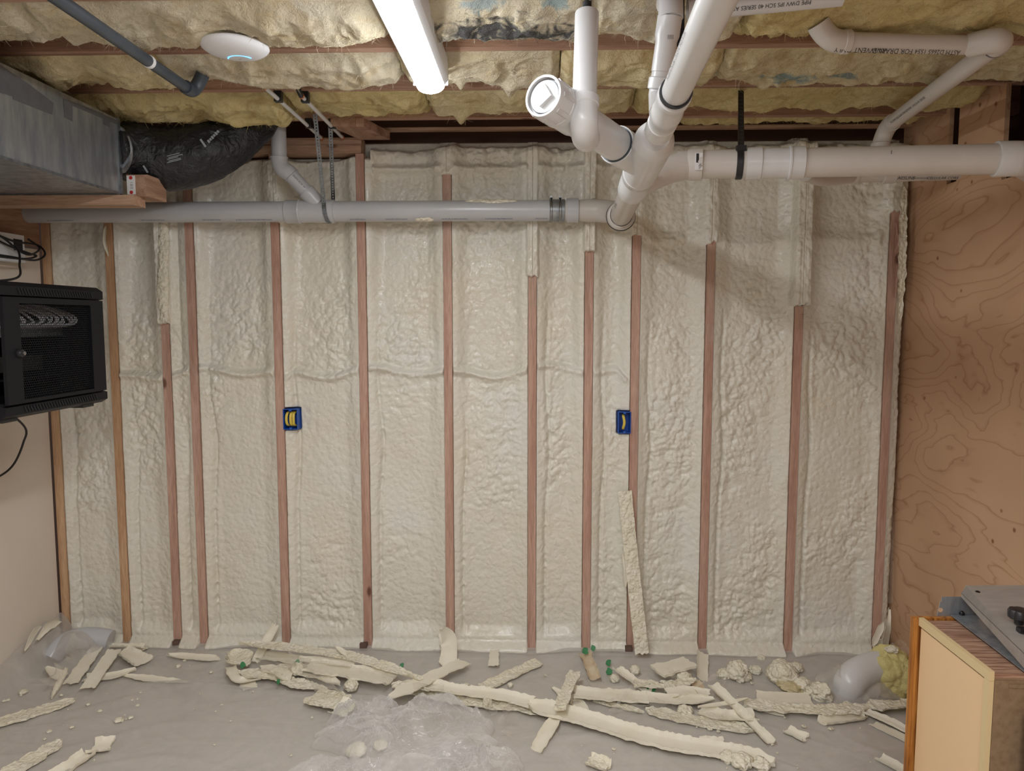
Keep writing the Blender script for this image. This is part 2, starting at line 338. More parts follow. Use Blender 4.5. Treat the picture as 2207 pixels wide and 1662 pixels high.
class MB:
    def __init__(s): s.V = []; s.F = []
    def add(s, V, F):
        n = len(s.V); s.V += [tuple(v) for v in V]; s.F += [tuple(i + n for i in f) for f in F]; return s
    def box(s, lo, hi, rot=None, piv=None):
        x0, y0, z0 = lo; x1, y1, z1 = hi
        V = [(x0, y0, z0), (x1, y0, z0), (x1, y1, z0), (x0, y1, z0), (x0, y0, z1), (x1, y0, z1), (x1, y1, z1), (x0, y1, z1)]
        if rot is not None:
            p = Vector(piv) if piv is not None else (Vector(lo) + Vector(hi)) / 2
            V = [tuple(rot @ (Vector(v) - p) + p) for v in V]
        return s.add(V, [(0, 3, 2, 1), (4, 5, 6, 7), (0, 1, 5, 4), (1, 2, 6, 5), (2, 3, 7, 6), (3, 0, 4, 7)])
    def beam(s, p0, p1, w, h, up=(0, 0, 1)):
        p0 = Vector(p0); p1 = Vector(p1); d = (p1 - p0).normalized(); u = Vector(up); sd = d.cross(u).normalized(); u = sd.cross(d).normalized()
        V = []
        for p in (p0, p1):
            for a, b in ((-1, -1), (1, -1), (1, 1), (-1, 1)): V.append(p + sd * a * w / 2 + u * b * h / 2)
        return s.add(V, [(0, 1, 2, 3), (7, 6, 5, 4), (0, 4, 5, 1), (1, 5, 6, 2), (2, 6, 7, 3), (3, 7, 4, 0)])
    def sweep(s, pts, rad, n=24, cap=True, squash=None):
        pts = [Vector(p) for p in pts]
        if not hasattr(rad, '__len__'): rad = [rad] * len(pts)
        T = []
        for i in range(len(pts)):
            a = pts[max(i - 1, 0)]; b = pts[min(i + 1, len(pts) - 1)]; d = b - a
            if d.length < 1e-7: d = T[-1] if T else Vector((0, 0, 1))
            T.append(d.normalized())
        u = Vector((0, 0, 1)) if abs(T[0].z) < 0.9 else Vector((1, 0, 0))
        V = []
        for i, p in enumerate(pts):
            u = (u - T[i] * u.dot(T[i])).normalized(); v = T[i].cross(u)
            for k in range(n):
                a = 2 * math.pi * k / n
                V.append(p + (u * math.cos(a) + v * math.sin(a)) * rad[i])
        F = []
        for i in range(len(pts) - 1):
            for k in range(n):
                F.append((i * n + k, i * n + (k + 1) % n, (i + 1) * n + (k + 1) % n, (i + 1) * n + k))
        if cap: F.append(tuple(range(n - 1, -1, -1))); F.append(tuple((len(pts) - 1) * n + k for k in range(n)))
        return s.add(V, F)
    def lathe(s, p0, p1, prof, n=28):
        """prof = [(distance along p0->p1, radius)]"""
        p0 = Vector(p0); d = (Vector(p1) - p0).normalized()
        u = Vector((0, 0, 1)) if abs(d.z) < 0.9 else Vector((1, 0, 0)); u = (u - d * u.dot(d)).normalized(); v = d.cross(u)
        V = []; F = []
        for t, r in prof:
            for k in range(n):
                a = 2 * math.pi * k / n; V.append(p0 + d * t + (u * math.cos(a) + v * math.sin(a)) * max(r, 1e-4))
        for i in range(len(prof) - 1):
            for k in range(n): F.append((i * n + k, i * n + (k + 1) % n, (i + 1) * n + (k + 1) % n, (i + 1) * n + k))
        F.append(tuple(range(n - 1, -1, -1))); F.append(tuple((len(prof) - 1) * n + k for k in range(n)))
        return s.add(V, F)
    def hub(s, c, d, L, r0, r1):
        """a socket collar centred at c along d: inner radius r0 (the pipe), outer r1"""
        c = Vector(c); d = Vector(d).normalized(); e = 0.0025
        return s.lathe(c - d * L / 2, c + d * L / 2, [(0, r0), (0, r1 - e), (e, r1), (L - e, r1), (L, r1 - e), (L, r0)])
    def prism(s, pts, ext):
        n = len(pts); V = [Vector(p) for p in pts] + [Vector(p) + Vector(ext) for p in pts]
        F = [tuple(range(n)), tuple(range(2 * n - 1, n - 1, -1))] + [(i, i + n, (i + 1) % n + n, (i + 1) % n) for i in range(n)]
        return s.add(V, F)
    def build(s, name, m, parent=None, label=None, cat=None, group=None, kind=None, smooth=True, auto=35):
        o = obj(name, s.V, s.F, m, parent, smooth, auto); return setp(o, label, cat, group, kind)
def bez(pts, n=12):
    """Catmull-Rom through the points"""
    P = [Vector(p) for p in pts]; P = [2 * P[0] - P[1]] + P + [2 * P[-1] - P[-2]]; out = []
    for i in range(1, len(P) - 2):
        for k in range(n):
            t = k / n
            out.append(0.5 * ((2 * P[i]) + (P[i + 1] - P[i - 1]) * t + (2 * P[i - 1] - 5 * P[i] + 4 * P[i + 1] - P[i + 2]) * t * t + (3 * P[i] - P[i - 1] - 3 * P[i + 1] + P[i + 2]) * t ** 3))
    out.append(P[-2]); return out
def arc(c0, corner, c1, n=10):
    """rounded corner from c0 through corner to c1 (quadratic)"""
    a, b, c = Vector(c0), Vector(corner), Vector(c1)
    return [a * (1 - t) ** 2 + b * 2 * t * (1 - t) + c * t * t for t in [i / n for i in range(n + 1)]]
def grid_faces(nu, nv):
    i = np.arange((nu) * (nv)).reshape(nv, nu)
    return np.stack([i[:-1, :-1].ravel(), i[:-1, 1:].ravel(), i[1:, 1:].ravel(), i[1:, :-1].ravel()], 1)
def text(s_, origin, xdir, ydir, size, m, parent, name='printed_text', lift=0.0006):
    """flat printed lettering: baseline start at origin, reading along xdir, letters' tops towards ydir"""
    c = bpy.data.curves.new('tmp', 'FONT'); c.body = s_; c.size = size; c.resolution_u = 2
    t = bpy.data.objects.new('tmp', c); COL.objects.link(t)
    bpy.context.view_layer.update()
    me = bpy.data.meshes.new_from_object(t.evaluated_get(bpy.context.evaluated_depsgraph_get()))
    bpy.data.objects.remove(t); bpy.data.curves.remove(c)
    X = Vector(xdir).normalized(); Y = Vector(ydir); Y = (Y - X * Y.dot(X)).normalized(); Z = X.cross(Y)
    V = [Vector(origin) + X * v.co.x + Y * v.co.y + Z * lift for v in me.vertices]
    Fc = [tuple(p.vertices) for p in me.polygons]
    bpy.data.meshes.remove(me)
    return obj(name, V, Fc, m, parent, smooth=False, auto=None)
# ================================================================== SETTING
XL, XR, YB, ZJ = -2.33, 1.72, 3.48, 2.46        # left wall, right wall, stud faces, joist undersides
def struct(name, mb, m, **k): return mb.build(name, m, kind='structure', smooth=False, auto=None, **k)
struct('floor', MB().box((-3.2, -3.0, -0.1), (3.2, 3.75, 0.0)), M['concrete'])
struct('ceiling', MB().box((-3.2, -3.0, 2.70), (3.2, 3.9, 2.76)), M['lumber_x'])
struct('wall_back', MB().box((-2.6, 3.60, -0.05), (2.6, 3.66, 2.44)).box((-2.6, 3.78, 2.40), (2.6, 3.84, 2.72)), M['darkboard'])
struct('wall_left', MB().box((XL - 0.05, -1.6, 0.0), (XL, 3.47, 1.93)).box((XL - 0.05, -1.6, 1.93), (XL, 2.6, 2.44)), M['ply_painted'])
# plywood wall on the right with its cut-outs (rectilinear openings)
yb = [-1.6, 2.40, 2.70, 2.845, 3.143, 3.215, 3.60]; zb = [0.0, 2.115, 2.165, 2.25, 2.315, 2.52]
holes = set()
for zi in range(3, 5): holes.add((4, zi))            # the tall slot between sheets
holes |= {(4, 2)}
for zi in (1, 2, 3, 4): holes.add((2, zi))           # big opening for the end of the thick pipe
mb = MB()
for a in range(len(yb) - 1):
    for b_ in range(len(zb) - 1):
        if (a, b_) in holes: continue
        mb.box((XR, yb[a], zb[b_]), (XR + 0.018, yb[a + 1], zb[b_ + 1]))
struct('wall_right', mb, M['ply'])
struct('trim_1', MB().box((XR + 0.02, 2.2, 0), (XR + 0.30, 2.24, 2.7)).box((XR + 0.02, 3.24, 0), (XR + 0.10, 3.28, 2.7)).box((XR + 0.30, 1.5, 1.9), (XR + 0.33, 3.6, 2.7)), M['darkboard'])
# ------------------------------------------------------------------ framing
STX = [-2.305, -2.003, -1.750, -1.619, -1.211, -0.807, -0.404, -0.008, 0.255, 0.472, 0.814, 1.223, 1.641]
EXPB = [0.03, 0.02, -0.01, 0.0, 0.01, 0.0, 0.03, 0.0, 0.0, 0.0, 0.0, 0.0, 0.10]
COV = [2.5, 2.5, 1.585, 2.5, 2.06, 2.5, 2.262, 1.80, 1.92, 1.985, 1.955, 1.67, 2.09]
SW = [0.038] * 13
SDESC = ['reddish stud in the left corner beside the beige wall and black rack',
 'leaning-edge stud just right of the black rack, second from the left corner',
 'stud with a curled foam flap over its upper half, left of a closely paired stud',
 'full-height stud below the black flexible duct, right of the flap-covered stud',
 'knotty stud with a blue outlet box of three yellow cables on its right side',
 'tall stud reaching the top plate under the notched wood block, right of the metal straps',
 'stud with glossy tape near its top, crossing behind the middle of the grey drain pipe',
 'stud with its upper end wrapped by a narrow foam strip, right of the centre stud',
 'stud topped by a foam lump, left of the narrow bay with the blue box',
 'stud beside the right blue outlet box with a long foam strip leaning against it',
 'stud draped with glossy tape below the thick right drain pipe',
 'pale stud whose upper third is hidden by a thick foam column',
 'last stud in the right corner, ragged foam beside the plywood wall']
pr = random.Random(4)
for i, x in enumerate(STX):
    h = SW[i] / 2
    m_ = M['stud_pale'] if i in (0, 1) else M['stud']
    mb = MB(); mb.box((x - h, YB, 0.004), (x + h, YB + 0.089, 2.365))
    mb.build('wall_stud', m_, label=SDESC[i], cat='wall stud', group='studs of the foamed back wall', smooth=False)
PWX = [(-2.33, 1.72)]
MB().box((XL, YB + 0.002, 2.367), (-0.80, YB + 0.09, 2.404)).box((XL, YB + 0.01, 2.4045), (-0.80, YB + 0.09, 2.44)).build('top_plate', M['lumber_x'], label='doubled reddish top plate running along the top of the back wall', cat='wall plate', smooth=False)
# ------------------------------------------------------------------ spray foam in the stud bays
def foamF(X, Z, only=None):
    """depth behind the stud faces (positive = into the wall)"""
    X = np.asarray(X); Z = np.asarray(Z)
    sx = np.array(STX + [XL - 0.02, XR + 0.02]); sx.sort()
    dl = np.full(X.shape, 9.0); dr = np.full(X.shape, 9.0)
    for s_ in STX:
        dl = np.where(X > s_, np.minimum(dl, X - s_ - 0.019), dl)
        dr = np.where(X < s_, np.minimum(dr, s_ - 0.019 - X), dr)
    d = np.minimum(dl, dr)
    wx = X + 0.02 * vn(X * 9, Z * 9, 3); wz = Z + 0.02 * vn(X * 9, Z * 9, 4)
    big = fbm(X * 3.2, Z * 2.2, 11, 3)
    lump = cell(wx * 16 + 3, wz * 16, 21) * 0.6 + cell(wx * 34, wz * 34, 22) * 0.4
    lump2 = cell(wx * 60, wz * 46, 25)
    rough = sstep(-0.25, 0.45, fbm(X * 2.3 + 9, Z * 2.0 + 2, 31, 3))           # where it is lumpy
    F = 0.006 + 0.030 * sstep(-0.003, 0.085, d) + 0.016 * big * sstep(0.02, 0.1, d)
    F = F - (0.003 + 0.028 * rough) * (lump - 0.45) * sstep(0.02, 0.07, d) - (0.002 + 0.008 * rough) * (lump2 - 0.5) * sstep(0.01, 0.05, d)
    wrink = ridged(X * 13 + 0.8 * vn(X * 5, Z * 9, 90), Z * 34 + 1.6 * vn(X * 9, Z * 7, 91), 92, 3)
    F = F + 0.0034 * (0.25 + rough) * wrink * sstep(0.02, 0.06, d)
    # creased fold running down each bay a little right of its left stud
    fold = 0.052 + 0.012 * vn(Z * 3, X * 0 + 5, 41)
    tooth = np.abs(vn(Z * 30 + 20 * np.abs(dl - fold), X * 0, 43))
    cr = np.exp(-((dl - fold) / 0.009) ** 2) * sstep(1.45, 1.0, Z + 0.35 * vn(np.floor(X * 2.4), X * 0, 44))
    F = F + cr * (0.010 + 0.010 * tooth)
    F = F + 0.004 * np.exp(-((dr - 0.035) / 0.012) ** 2) * vn(Z * 18, X * 0, 45)
    # buried pipe ridge across the bays near mid height
    zr = 1.352 + 0.014 * np.sin(X * 7.5) - 0.012 * vn(X * 2, X * 0, 46) - 0.05 * sstep(0.045, 0.0, dl) * (X > -0.85) * (X < -0.2) * 0
    zr = zr - 0.04 * sstep(0.07, 0.0, np.abs(X + 1.19)) - 0.05 * sstep(0.06, 0.0, np.abs(X - 0.44))
    act = sstep(-2.02, -1.98, X) * sstep(0.45, 0.43, X)
    zr = zr + 0.018 * np.sin(X * 15.5 + 1) * (X > -1.9)
    rid = np.exp(-((Z - zr) / 0.015) ** 2) * act * (0.75 + 0.35 * vn(X * 11, X * 0, 47))
    F = F - 0.028 * rid * sstep(0.0, 0.012, d)
    F = F + 0.012 * sstep(0.0, 0.05, Z - zr) * act * sstep(0.02, 0.06, d)      # the bays are hollower above the ridge
    F = F + 0.010 * np.exp(-((Z - zr - 0.028) / 0.012) ** 2) * act * sstep(0.01, 0.04, d)
    # deep smooth hollows of the upper wall, lumpy along their left edges
    F = F + 0.014 * sstep(1.75, 2.05, Z) * sstep(0.03, 0.09, d)
    # horizontal bands of blocking above the drain pipe
    band = np.exp(-((Z - 2.30) / 0.018) ** 2) * (X > -0.75)
    F = F - 0.030 * band
    F = F - 0.022 * np.exp(-((Z - 1.96 - 0.02 * vn(X * 4, X * 0, 48)) / 0.03) ** 2) * sstep(0.45, 0.52, X) * sstep(0.02, 0.05, d) * 0.6
    # foam over the studs where it was not trimmed
    for i, s_ in enumerate(STX):
        a = np.abs(X - s_)
        cz = COV[i] + 0.008 * vn(X * 90, X * 0, 50 + i)
        wid = 0.026 + 0.003 * vn(Z * 12, X * 0, 60 + i)
        inside = sstep(0.003, -0.003, a - wid) if i in (2, 7, 8, 11) else sstep(0.03, -0.02, a - 0.03)
        if i == 11: inside = sstep(0.006, -0.006, a - 0.040 - 0.004 * vn(Z * 10, X * 0, 71))
        up = sstep(-0.002, 0.002, Z - cz)
        target = {2: -0.022, 7: -0.020, 8: -0.022, 11: -0.040}.get(i, -0.007) + 0.003 * vn(X * 60, Z * 40, 72) - 0.006 * lump2
        if i in (7,): up_s = sstep(0.12, 0.0, Z - cz - 0.24); target = target * up_s - 0.006 * (1 - up_s)
        F = np.where(up * inside > 0, F * (1 - up * inside) + target * up * inside, F)
        hid = (1 - up) * sstep(0.0215, 0.0165, a)
        F = F * (1 - hid) + 0.045 * hid
    # a lip of overspray on the edges of the studs
    F = F - 0.004 * np.exp(-(d / 0.004) ** 2) * (d > -0.002) * (vn(Z * 7, X * 3, 77) > -0.1)
    # smooth skirt at the bottom that runs out over the sheeting
    sk = sstep(0.125 + 0.02 * vn(X * 6, X * 0, 80), 0.06, Z)
    inb = sstep(-0.002, 0.006, d)
    F = F * (1 - sk * inb) + (0.004 + 0.004 * vn(X * 8, Z * 8, 81)) * sk * inb
    out = sstep(0.055, 0.012, Z)
    F = F - (0.035 + 0.02 * vn(X * 5, X * 0, 82)) * out * sstep(-0.004, 0.004, d)
    for a_, b_ in ((WY(611, 926, YB), WY(641, 882, YB)), (WY(1332, 934, YB), WY(1360, 888, YB))):
        bx = (a_.x + b_.x) / 2; hw = (b_.x - a_.x) / 2; bz0 = a_.z - .002; bz1 = b_.z + .002
        q = sstep(hw + .006, hw + .002, np.abs(X - bx)) * sstep(bz0 - .004, bz0, Z) * sstep(bz1 + .004, bz1, Z); F = F * (1 - q) + 0.068 * q
    # rolled top edge
    ztop = np.where(X < -0.76, 2.352, 2.398) + 0.010 * vn(X * 7, X * 0, 84) + 0.006 * vn(X * 30, X * 0, 86)
    F = F - 0.016 * np.exp(-((Z - ztop + 0.03) / 0.03) ** 2) * (X > -0.76)
    F = F + 0.11 * sstep(-0.012, 0.030, Z - ztop) + 0.004 * vn(X * 40, Z * 12, 85) * sstep(2.33, 2.37, Z) * (X > -0.76)
    return np.clip(F, -0.075, 0.118)
FD = ['spray foam in the narrow bay at the left corner, partly behind the rack',
 'spray foam bay right of the rack with a loose edge at its top left',
 'very narrow strip of foam between the two closely paired left studs',
 'smooth foam bay under the black flexible duct with a sagging ridge across it',
 'foam bay holding the blue box with three yellow cables',
 'foam bay directly behind the metal straps and left of the centre tape-covered stud',
 'broad central foam bay under the rubber coupling with a sharp ridge across',
 'foam bay behind the drain pipe elbow, between a foam-wrapped stud and its neighbour',
 'narrow foam bay with the single-cable blue box',
 'foam bay right of the leaning foam strip, under the start of the thick pipe',
 'wide smooth foam bay under the middle of the thick right pipe',
 'last wide foam bay before the plywood wall']
edges = STX[:]
for i in range(len(edges) - 1):
    x0, x1 = edges[i], edges[i + 1]
    if i == 11: x1 = 1.70
    nx = int((x1 - x0) / 0.0045) + 2; nz = int(2.43 / 0.005) + 1
    xs = np.linspace(x0 + 0.0002, x1 - 0.0002, nx); zs = np.linspace(0.006, 2.365 if i < 5 else 2.435, nz)
    Xg, Zg = np.meshgrid(xs, zs)
    Fg = foamF(Xg, Zg)
    V = np.stack([Xg, YB + Fg, Zg], -1).reshape(-1, 3)
    Fc = grid_faces(nx, nz)
    # back skirt so the slab has its thickness
    idx = np.arange(nx * nz).reshape(nz, nx)
    loop = np.concatenate([idx[0, :], idx[1:, -1], idx[-1, -2::-1], idx[-2:0:-1, 0]])
    B = V[loop].copy(); B[:, 1] = YB + 0.1195; n0 = len(V)
    k = np.arange(len(loop)); k2 = (k + 1) % len(loop)
    Sk = np.stack([loop[k2], loop[k], n0 + k, n0 + k2], 1)
    o = obj('spray_foam', np.vstack([V, B]), np.vstack([Fc, Sk]), M['foam'], auto=None)
    setp(o, FD[i], 'spray foam', 'spray foam panels in the stud bays')
# foam film on the plywood corner right of the last stud
# ------------------------------------------------------------------ ceiling joists, sub-parts of the deck
JY = [-1.62, -1.2, -0.79, -0.38, 0.02, 0.43, 0.83, 1.235, 1.64, 2.04, 2.445, 2.851, 3.262]
JL = {9: 'ceiling joist crossing just above the top of the picture', 10: 'ceiling joist carrying the round white access point and the light strip',
      11: 'mostly buried ceiling joist at the end of the light strip', 12: 'last ceiling joist before the dark gap over the back wall'}
for i, y in enumerate(JY):
    if i < 7: continue
    MB().box((-2.7, y - 0.019, ZJ), (2.6, y + 0.019, 2.70)).build('ceiling_joist', M['joist'], smooth=False,
        label=JL.get(i, 'ceiling joist out of view nearer the camera'), cat='joist', group='ceiling joists')
MB().box((-0.95, 3.50, 2.474), (XR, 3.54, 2.486)).build('lath_strip', M['lumber_x'], label='thin pale lath in the dark gap above the back wall foam', cat='wood strip', smooth=False)
# ------------------------------------------------------------------ fibreglass batts
CREAM = srgb(200, 187, 155); PALE = srgb(218, 210, 190); GOLD = srgb(202, 184, 130); GOLD2 = srgb(212, 198, 152); TAN = srgb(172, 148, 102)
M['batt_pale'] = battmat('fibreglass_pale', CREAM, PALE, srgb(206, 188, 150))
M['batt_dirty'] = battmat('fibreglass_dirty', PALE, CREAM, srgb(206, 194, 160),
    stain=[((-0.07, 2.235, 0), 0.30, 0.115, (0.04, 0.045, 0.055), 0.92), ((-0.14, 2.085, 0), 0.07, 0.04, srgb(130, 165, 180), 0.6), ((0.06, 2.09, 0), 0.05, 0.03, srgb(120, 165, 180), 0.6)])
M['batt_gold'] = battmat('fibreglass_gold', GOLD, GOLD2, TAN)
M['batt_yellow'] = battmat('fibreglass_yellow', srgb(216, 203, 136), srgb(226, 217, 160), srgb(200, 184, 110))
M['batt_mid'] = battmat('fibreglass_mid', srgb(208, 192, 148), srgb(216, 204, 170), TAN)
M['batt_ink'] = battmat('fibreglass_ink', srgb(204, 190, 152), srgb(214, 203, 172), TAN,
    stain=[((0.86, 2.63, 0), 0.12, 0.03, srgb(90, 130, 140), 0.75), ((1.05, 2.64, 0), 0.07, 0.025, srgb(90, 130, 140), 0.75)])
def batt(x0, x1, j, m, label, seed, sag=0.045, lift=0.035, zoff=0.0, tuftx=()):
    y0 = JY[j] + 0.018; y1 = JY[j + 1] - 0.018 if j + 1 < len(JY) else 3.50
    nx = int((x1 - x0) / 0.006) + 2; ny = int((y1 - y0) / 0.0055) + 2
    u = np.linspace(0, 1, nx); v = np.linspace(0, 1, ny); U, Vv = np.meshgrid(u, v)
    x0 += 0.007; x1 -= 0.007; X = x0 + (x1 - x0) * U; Y = y0 + (y1 - y0) * Vv
    wx = X + 0.045 * fbm(X * 7, Y * 7, seed, 3); wy = Y + 0.045 * fbm(X * 7, Y * 7, seed + 5, 3)
    fold = ridged(wx * 4.5, wy * 7, seed + 9, 3)
    fine = ridged(wx * 20 + 0.5 * fold, wy * 26, seed + 13, 3)
    z = ZJ + 0.008 - sag * 0.62 * np.sin(np.pi * np.clip(Vv / 0.9, 0, 1)) ** 0.8 - 0.030 * (fold - 0.05) - 0.009 * fine - 0.018 * fbm(X * 2, Y * 4, seed + 3, 2)
    rag = 0.014 + lift * (1.1 + 1.9 * fbm(X * 3.1, Y * 0, seed + 21, 4)) + 0.012 * vn(X * 45, Y * 0, seed + 22)
    far = sstep(0.60, 0.95, Vv + 0.05 * fbm(X * 9, Y * 0, seed + 23, 3))
    z = z * (1 - far) + (ZJ + rag + 0.006) * far
    near = sstep(0.2, 0.0, Vv)
    z = z * (1 - near) + (ZJ + 0.006 + 0.018 * fbm(X * 8, Y * 0, seed + 24, 3)) * near
    e = np.minimum(X - x0, x1 - X); z = z + 0.03 * sstep(0.03, 0.0, e)
    for tx, tl, tw in tuftx:
        z = z - tl * np.exp(-((X - tx + 0.15 * (Vv - 0.75) * tw * 4) / tw) ** 2) * sstep(0.45, 0.8, Vv) * sstep(0.99, 0.86, Vv)
    z = z + zoff
    V = np.stack([X, Y + 0.012 * vn(X * 30, Y * 30, seed + 30) * np.sin(np.pi * Vv), z], -1).reshape(-1, 3)
    Fc = grid_faces(nx, ny)[:, ::-1]
    idx = np.arange(nx * ny).reshape(ny, nx)
    loop = np.concatenate([idx[0, :], idx[1:, -1], idx[-1, -2::-1], idx[-2:0:-1, 0]])
    B = V[loop].copy(); B[:, 2] = 2.69; n0 = len(V); k = np.arange(len(loop)); k2 = (k + 1) % len(loop)
    Sk = np.stack([loop[k], loop[k2], n0 + k2, n0 + k], 1)
    o = obj('insulation_batt', np.vstack([V, B]), np.vstack([Fc, Sk]), m, auto=None)
    rg = np.random.default_rng(seed); nw = int(1500 * (x1 - x0) / 0.9)
    ii = rg.integers(1, nx - 1, nw); jj = rg.integers(1, ny - 2, nw)
    P = np.stack([X[jj, ii], Y[jj, ii], z[jj, ii] + .001], -1); hx = rg.normal(0, 1, (nw, 3)); hx[:, 2] = -np.abs(hx[:, 2]) * .38 - .05
    hx /= np.linalg.norm(hx, axis=1)[:, None]; ln = rg.uniform(.006, .026, nw)[:, None]; bend = rg.normal(0, .5, (nw, 3)); wd = rg.normal(0, 1, (nw, 3)); wd /= np.linalg.norm(wd, axis=1)[:, None]
    rows = []
    for q, ww in ((0, .0007), (.35, .0006), (.7, .0004), (1.0, .0001)):
        c_ = P + ln * (hx * q + bend * q * q); rows += [c_ - wd * ww, c_ + wd * ww]
    Wv = np.stack(rows, 1).reshape(-1, 3); b8 = np.arange(nw)[:, None] * 8
    Wf = np.concatenate([b8 + np.array([[2 * q, 2 * q + 1, 2 * q + 3, 2 * q + 2]]) for q in range(3)], 0)
    wo = obj('fibre_fuzz', Wv, Wf, m, o, auto=None); wo['kind'] = 'stuff'
    return setp(o, label, 'insulation', 'fibreglass batts between the ceiling joists')
batt(-2.32, -1.42, 9, M['batt_pale'], 'cream batt at the top left corner, left of the black pipe', 101, sag=0.05, lift=0.05)
batt(-1.43, -0.42, 9, M['batt_pale'], 'pale fluffy batt above the white access point, left of the lamp', 102, sag=0.07, lift=0.045)
batt(-0.43, 0.16, 9, M['batt_dirty'], 'soot-stained grey batt right of the lamp with blue ink marks', 103, sag=0.06, lift=0.03)
batt(0.15, 0.60, 9, M['batt_pale'], 'cream batt behind the top of the hanging white pipe', 104, sag=0.045, lift=0.03)
batt(0.59, 1.71, 9, M['batt_gold'], 'golden torn batt at the top right above the horizontal white pipe', 105, sag=0.06, lift=0.02)
batt(-2.32, -1.25, 10, M['batt_mid'], 'wide cream batt crossing behind the black pipe above the metal duct', 106, sag=0.06, lift=0.0)
batt(-1.26, -0.45, 10, M['batt_pale'], 'cream batt behind the white access point', 107, sag=0.05, lift=0.045)
batt(-0.46, 0.09, 10, M['batt_pale'], 'batt at the lamp end with two dangling wisps', 108, sag=0.045, lift=0.06, tuftx=((-0.26, 0.05, 0.016), (-0.09, 0.045, 0.02)))
batt(0.08, 0.62, 10, M['batt_mid'], 'rumpled batt behind the hanging white pipe and threaded cap', 109, sag=0.07, lift=0.02)
batt(0.61, 1.71, 10, M['batt_ink'], 'batt with blue ink marks under the horizontal white pipe', 110, sag=0.06, lift=0.02)
batt(-2.32, -0.98, 11, M['batt_gold'], 'golden batt hanging over the black flexible duct', 111, sag=0.075, lift=-0.01, zoff=-0.01)
batt(-0.99, -0.42, 11, M['batt_gold'], 'golden flat batt crossed by the two thin water pipes', 112, sag=0.025, lift=0.02)
batt(-0.43, 0.40, 11, M['batt_mid'], 'flat yellowish batt left of the threaded cleanout cap', 113, sag=0.02, lift=0.015, tuftx=((-0.30, 0.05, 0.03),))
batt(0.39, 1.71, 11, M['batt_gold'], 'long flat golden batt behind the black hanger strap', 114, sag=0.025, lift=0.02)
batt(0.62, 1.71, 12, M['batt_gold'], 'ragged golden batt scrap stuffed in the gap over the thick right pipe', 115, sag=0.0, lift=0.05, zoff=0.02)
# ================================================================== LIGHT STRIP AND ACCESS POINT
def proj(p):
    p = Vector(p) - Vector((0, 0, CZ)); cy, sy = math.cos(YAW), math.sin(YAW)
    x = p.x * cy + p.y * sy; y = -p.x * sy + p.y * cy; z = p.z
    f = y * math.cos(PITCH) - z * math.sin(PITCH); u = y * math.sin(PITCH) + z * math.cos(PITCH)
    return 1103.5 + FPX * x / f, 831 - FPX * u / f
t = thing('light_strip', 'long white LED light strip fixed under the ceiling joists, switched on', 'ceiling light', (-0.34, 1.92, 2.35))
lx, ly0, ly1 = -0.345, 1.32, 2.53
mb = MB()
prof = [(-0.047, 2.374), (-0.060, 2.392), (-0.060, 2.452), (0.060, 2.452), (0.060, 2.392), (0.047, 2.374)]
mb.prism([(lx + a, ly0 + 0.006, b) for a, b in prof], (0, ly1 - ly0 - 0.012, 0)); mb.build('housing', M['lampbody'], t, smooth=False)
mb = MB()
lens = [(0.046 * math.cos(a), 2.3735 - 0.026 * math.sin(a)) for a in [math.pi * i / 12 for i in range(13)]]
mb.prism([(lx + a, ly0, b) for a, b in lens], (0, ly1 - ly0, 0)); mb.build('lens', M['lamp'], t, auto=50)
for yy in (ly0 - 0.004, ly1):
    mb = MB().box((lx - 0.058, yy, 2.376), (lx + 0.058, yy + 0.004, 2.45)); mb.build('end_cap', M['lampbody'], t, smooth=False)
c = WZ(507, 118, 2.392)
t = thing('access_point', 'round white wireless access point with a glowing blue arc on a joist', 'access point', (c.x, c.y, 2.40))
R_ = 0.099
tl = Matrix.Rotation(math.radians(-7), 3, 'Y')
prof = [(0.0, 0.02), (0.001, 0.045), (0.004, 0.068), (0.009, 0.085), (0.016, 0.095), (0.022, 0.099), (0.027, 0.098), (0.030, 0.090), (0.030, 0.0)]
dn = Vector((0, 0.0, 1)); mb = MB().lathe(c, c + Vector((0, 0, 1)), prof, 56); mb.build('disc', M['white'], t, auto=60)
mb = MB().lathe(c + Vector((0, 0, 0.0305)), c + Vector((0, 0, 1)), [(0, 0.06), (0.037, 0.06)], 32); mb.build('mount', M['lampbody'], t)
V = []; F = []; n = 26
for i in range(n + 1):
    a = math.radians(198 + 144 * i / n)
    for r in (0.0345, 0.0385):
        V.append(c + Vector((r * math.cos(a), r * math.sin(a) + 0.044, -0.0008)))
    for r in (0.0385, 0.0345):
        V.append(c + Vector((r * math.cos(a), r * math.sin(a) + 0.044, 0.003)))
for i in range(n):
    for k in range(4): F.append((i * 4 + k, i * 4 + (k + 1) % 4, i * 4 + 4 + (k + 1) % 4, i * 4 + 4 + k))
setp(obj('status_ring', V, F, M['blueled'], t), label='glowing blue arc')
text('u', c + Vector((-0.004, 0.040, -0.0004)), (1, 0, 0), (0, -1, 0), 0.016, M['printwhite'], t, 'printed_mark')
# ================================================================== DRAIN PIPES
def run(t, name, pts, r, m, n=28, label=None): return setp(MB().sweep(pts, r, n).build(name, m, t), label=label)
def hub(t, c, d, L, r0, r1, m, name='hub', label=None): return setp(MB().hub(c, d, L, r0, r1).build(name, m, t), label=label)
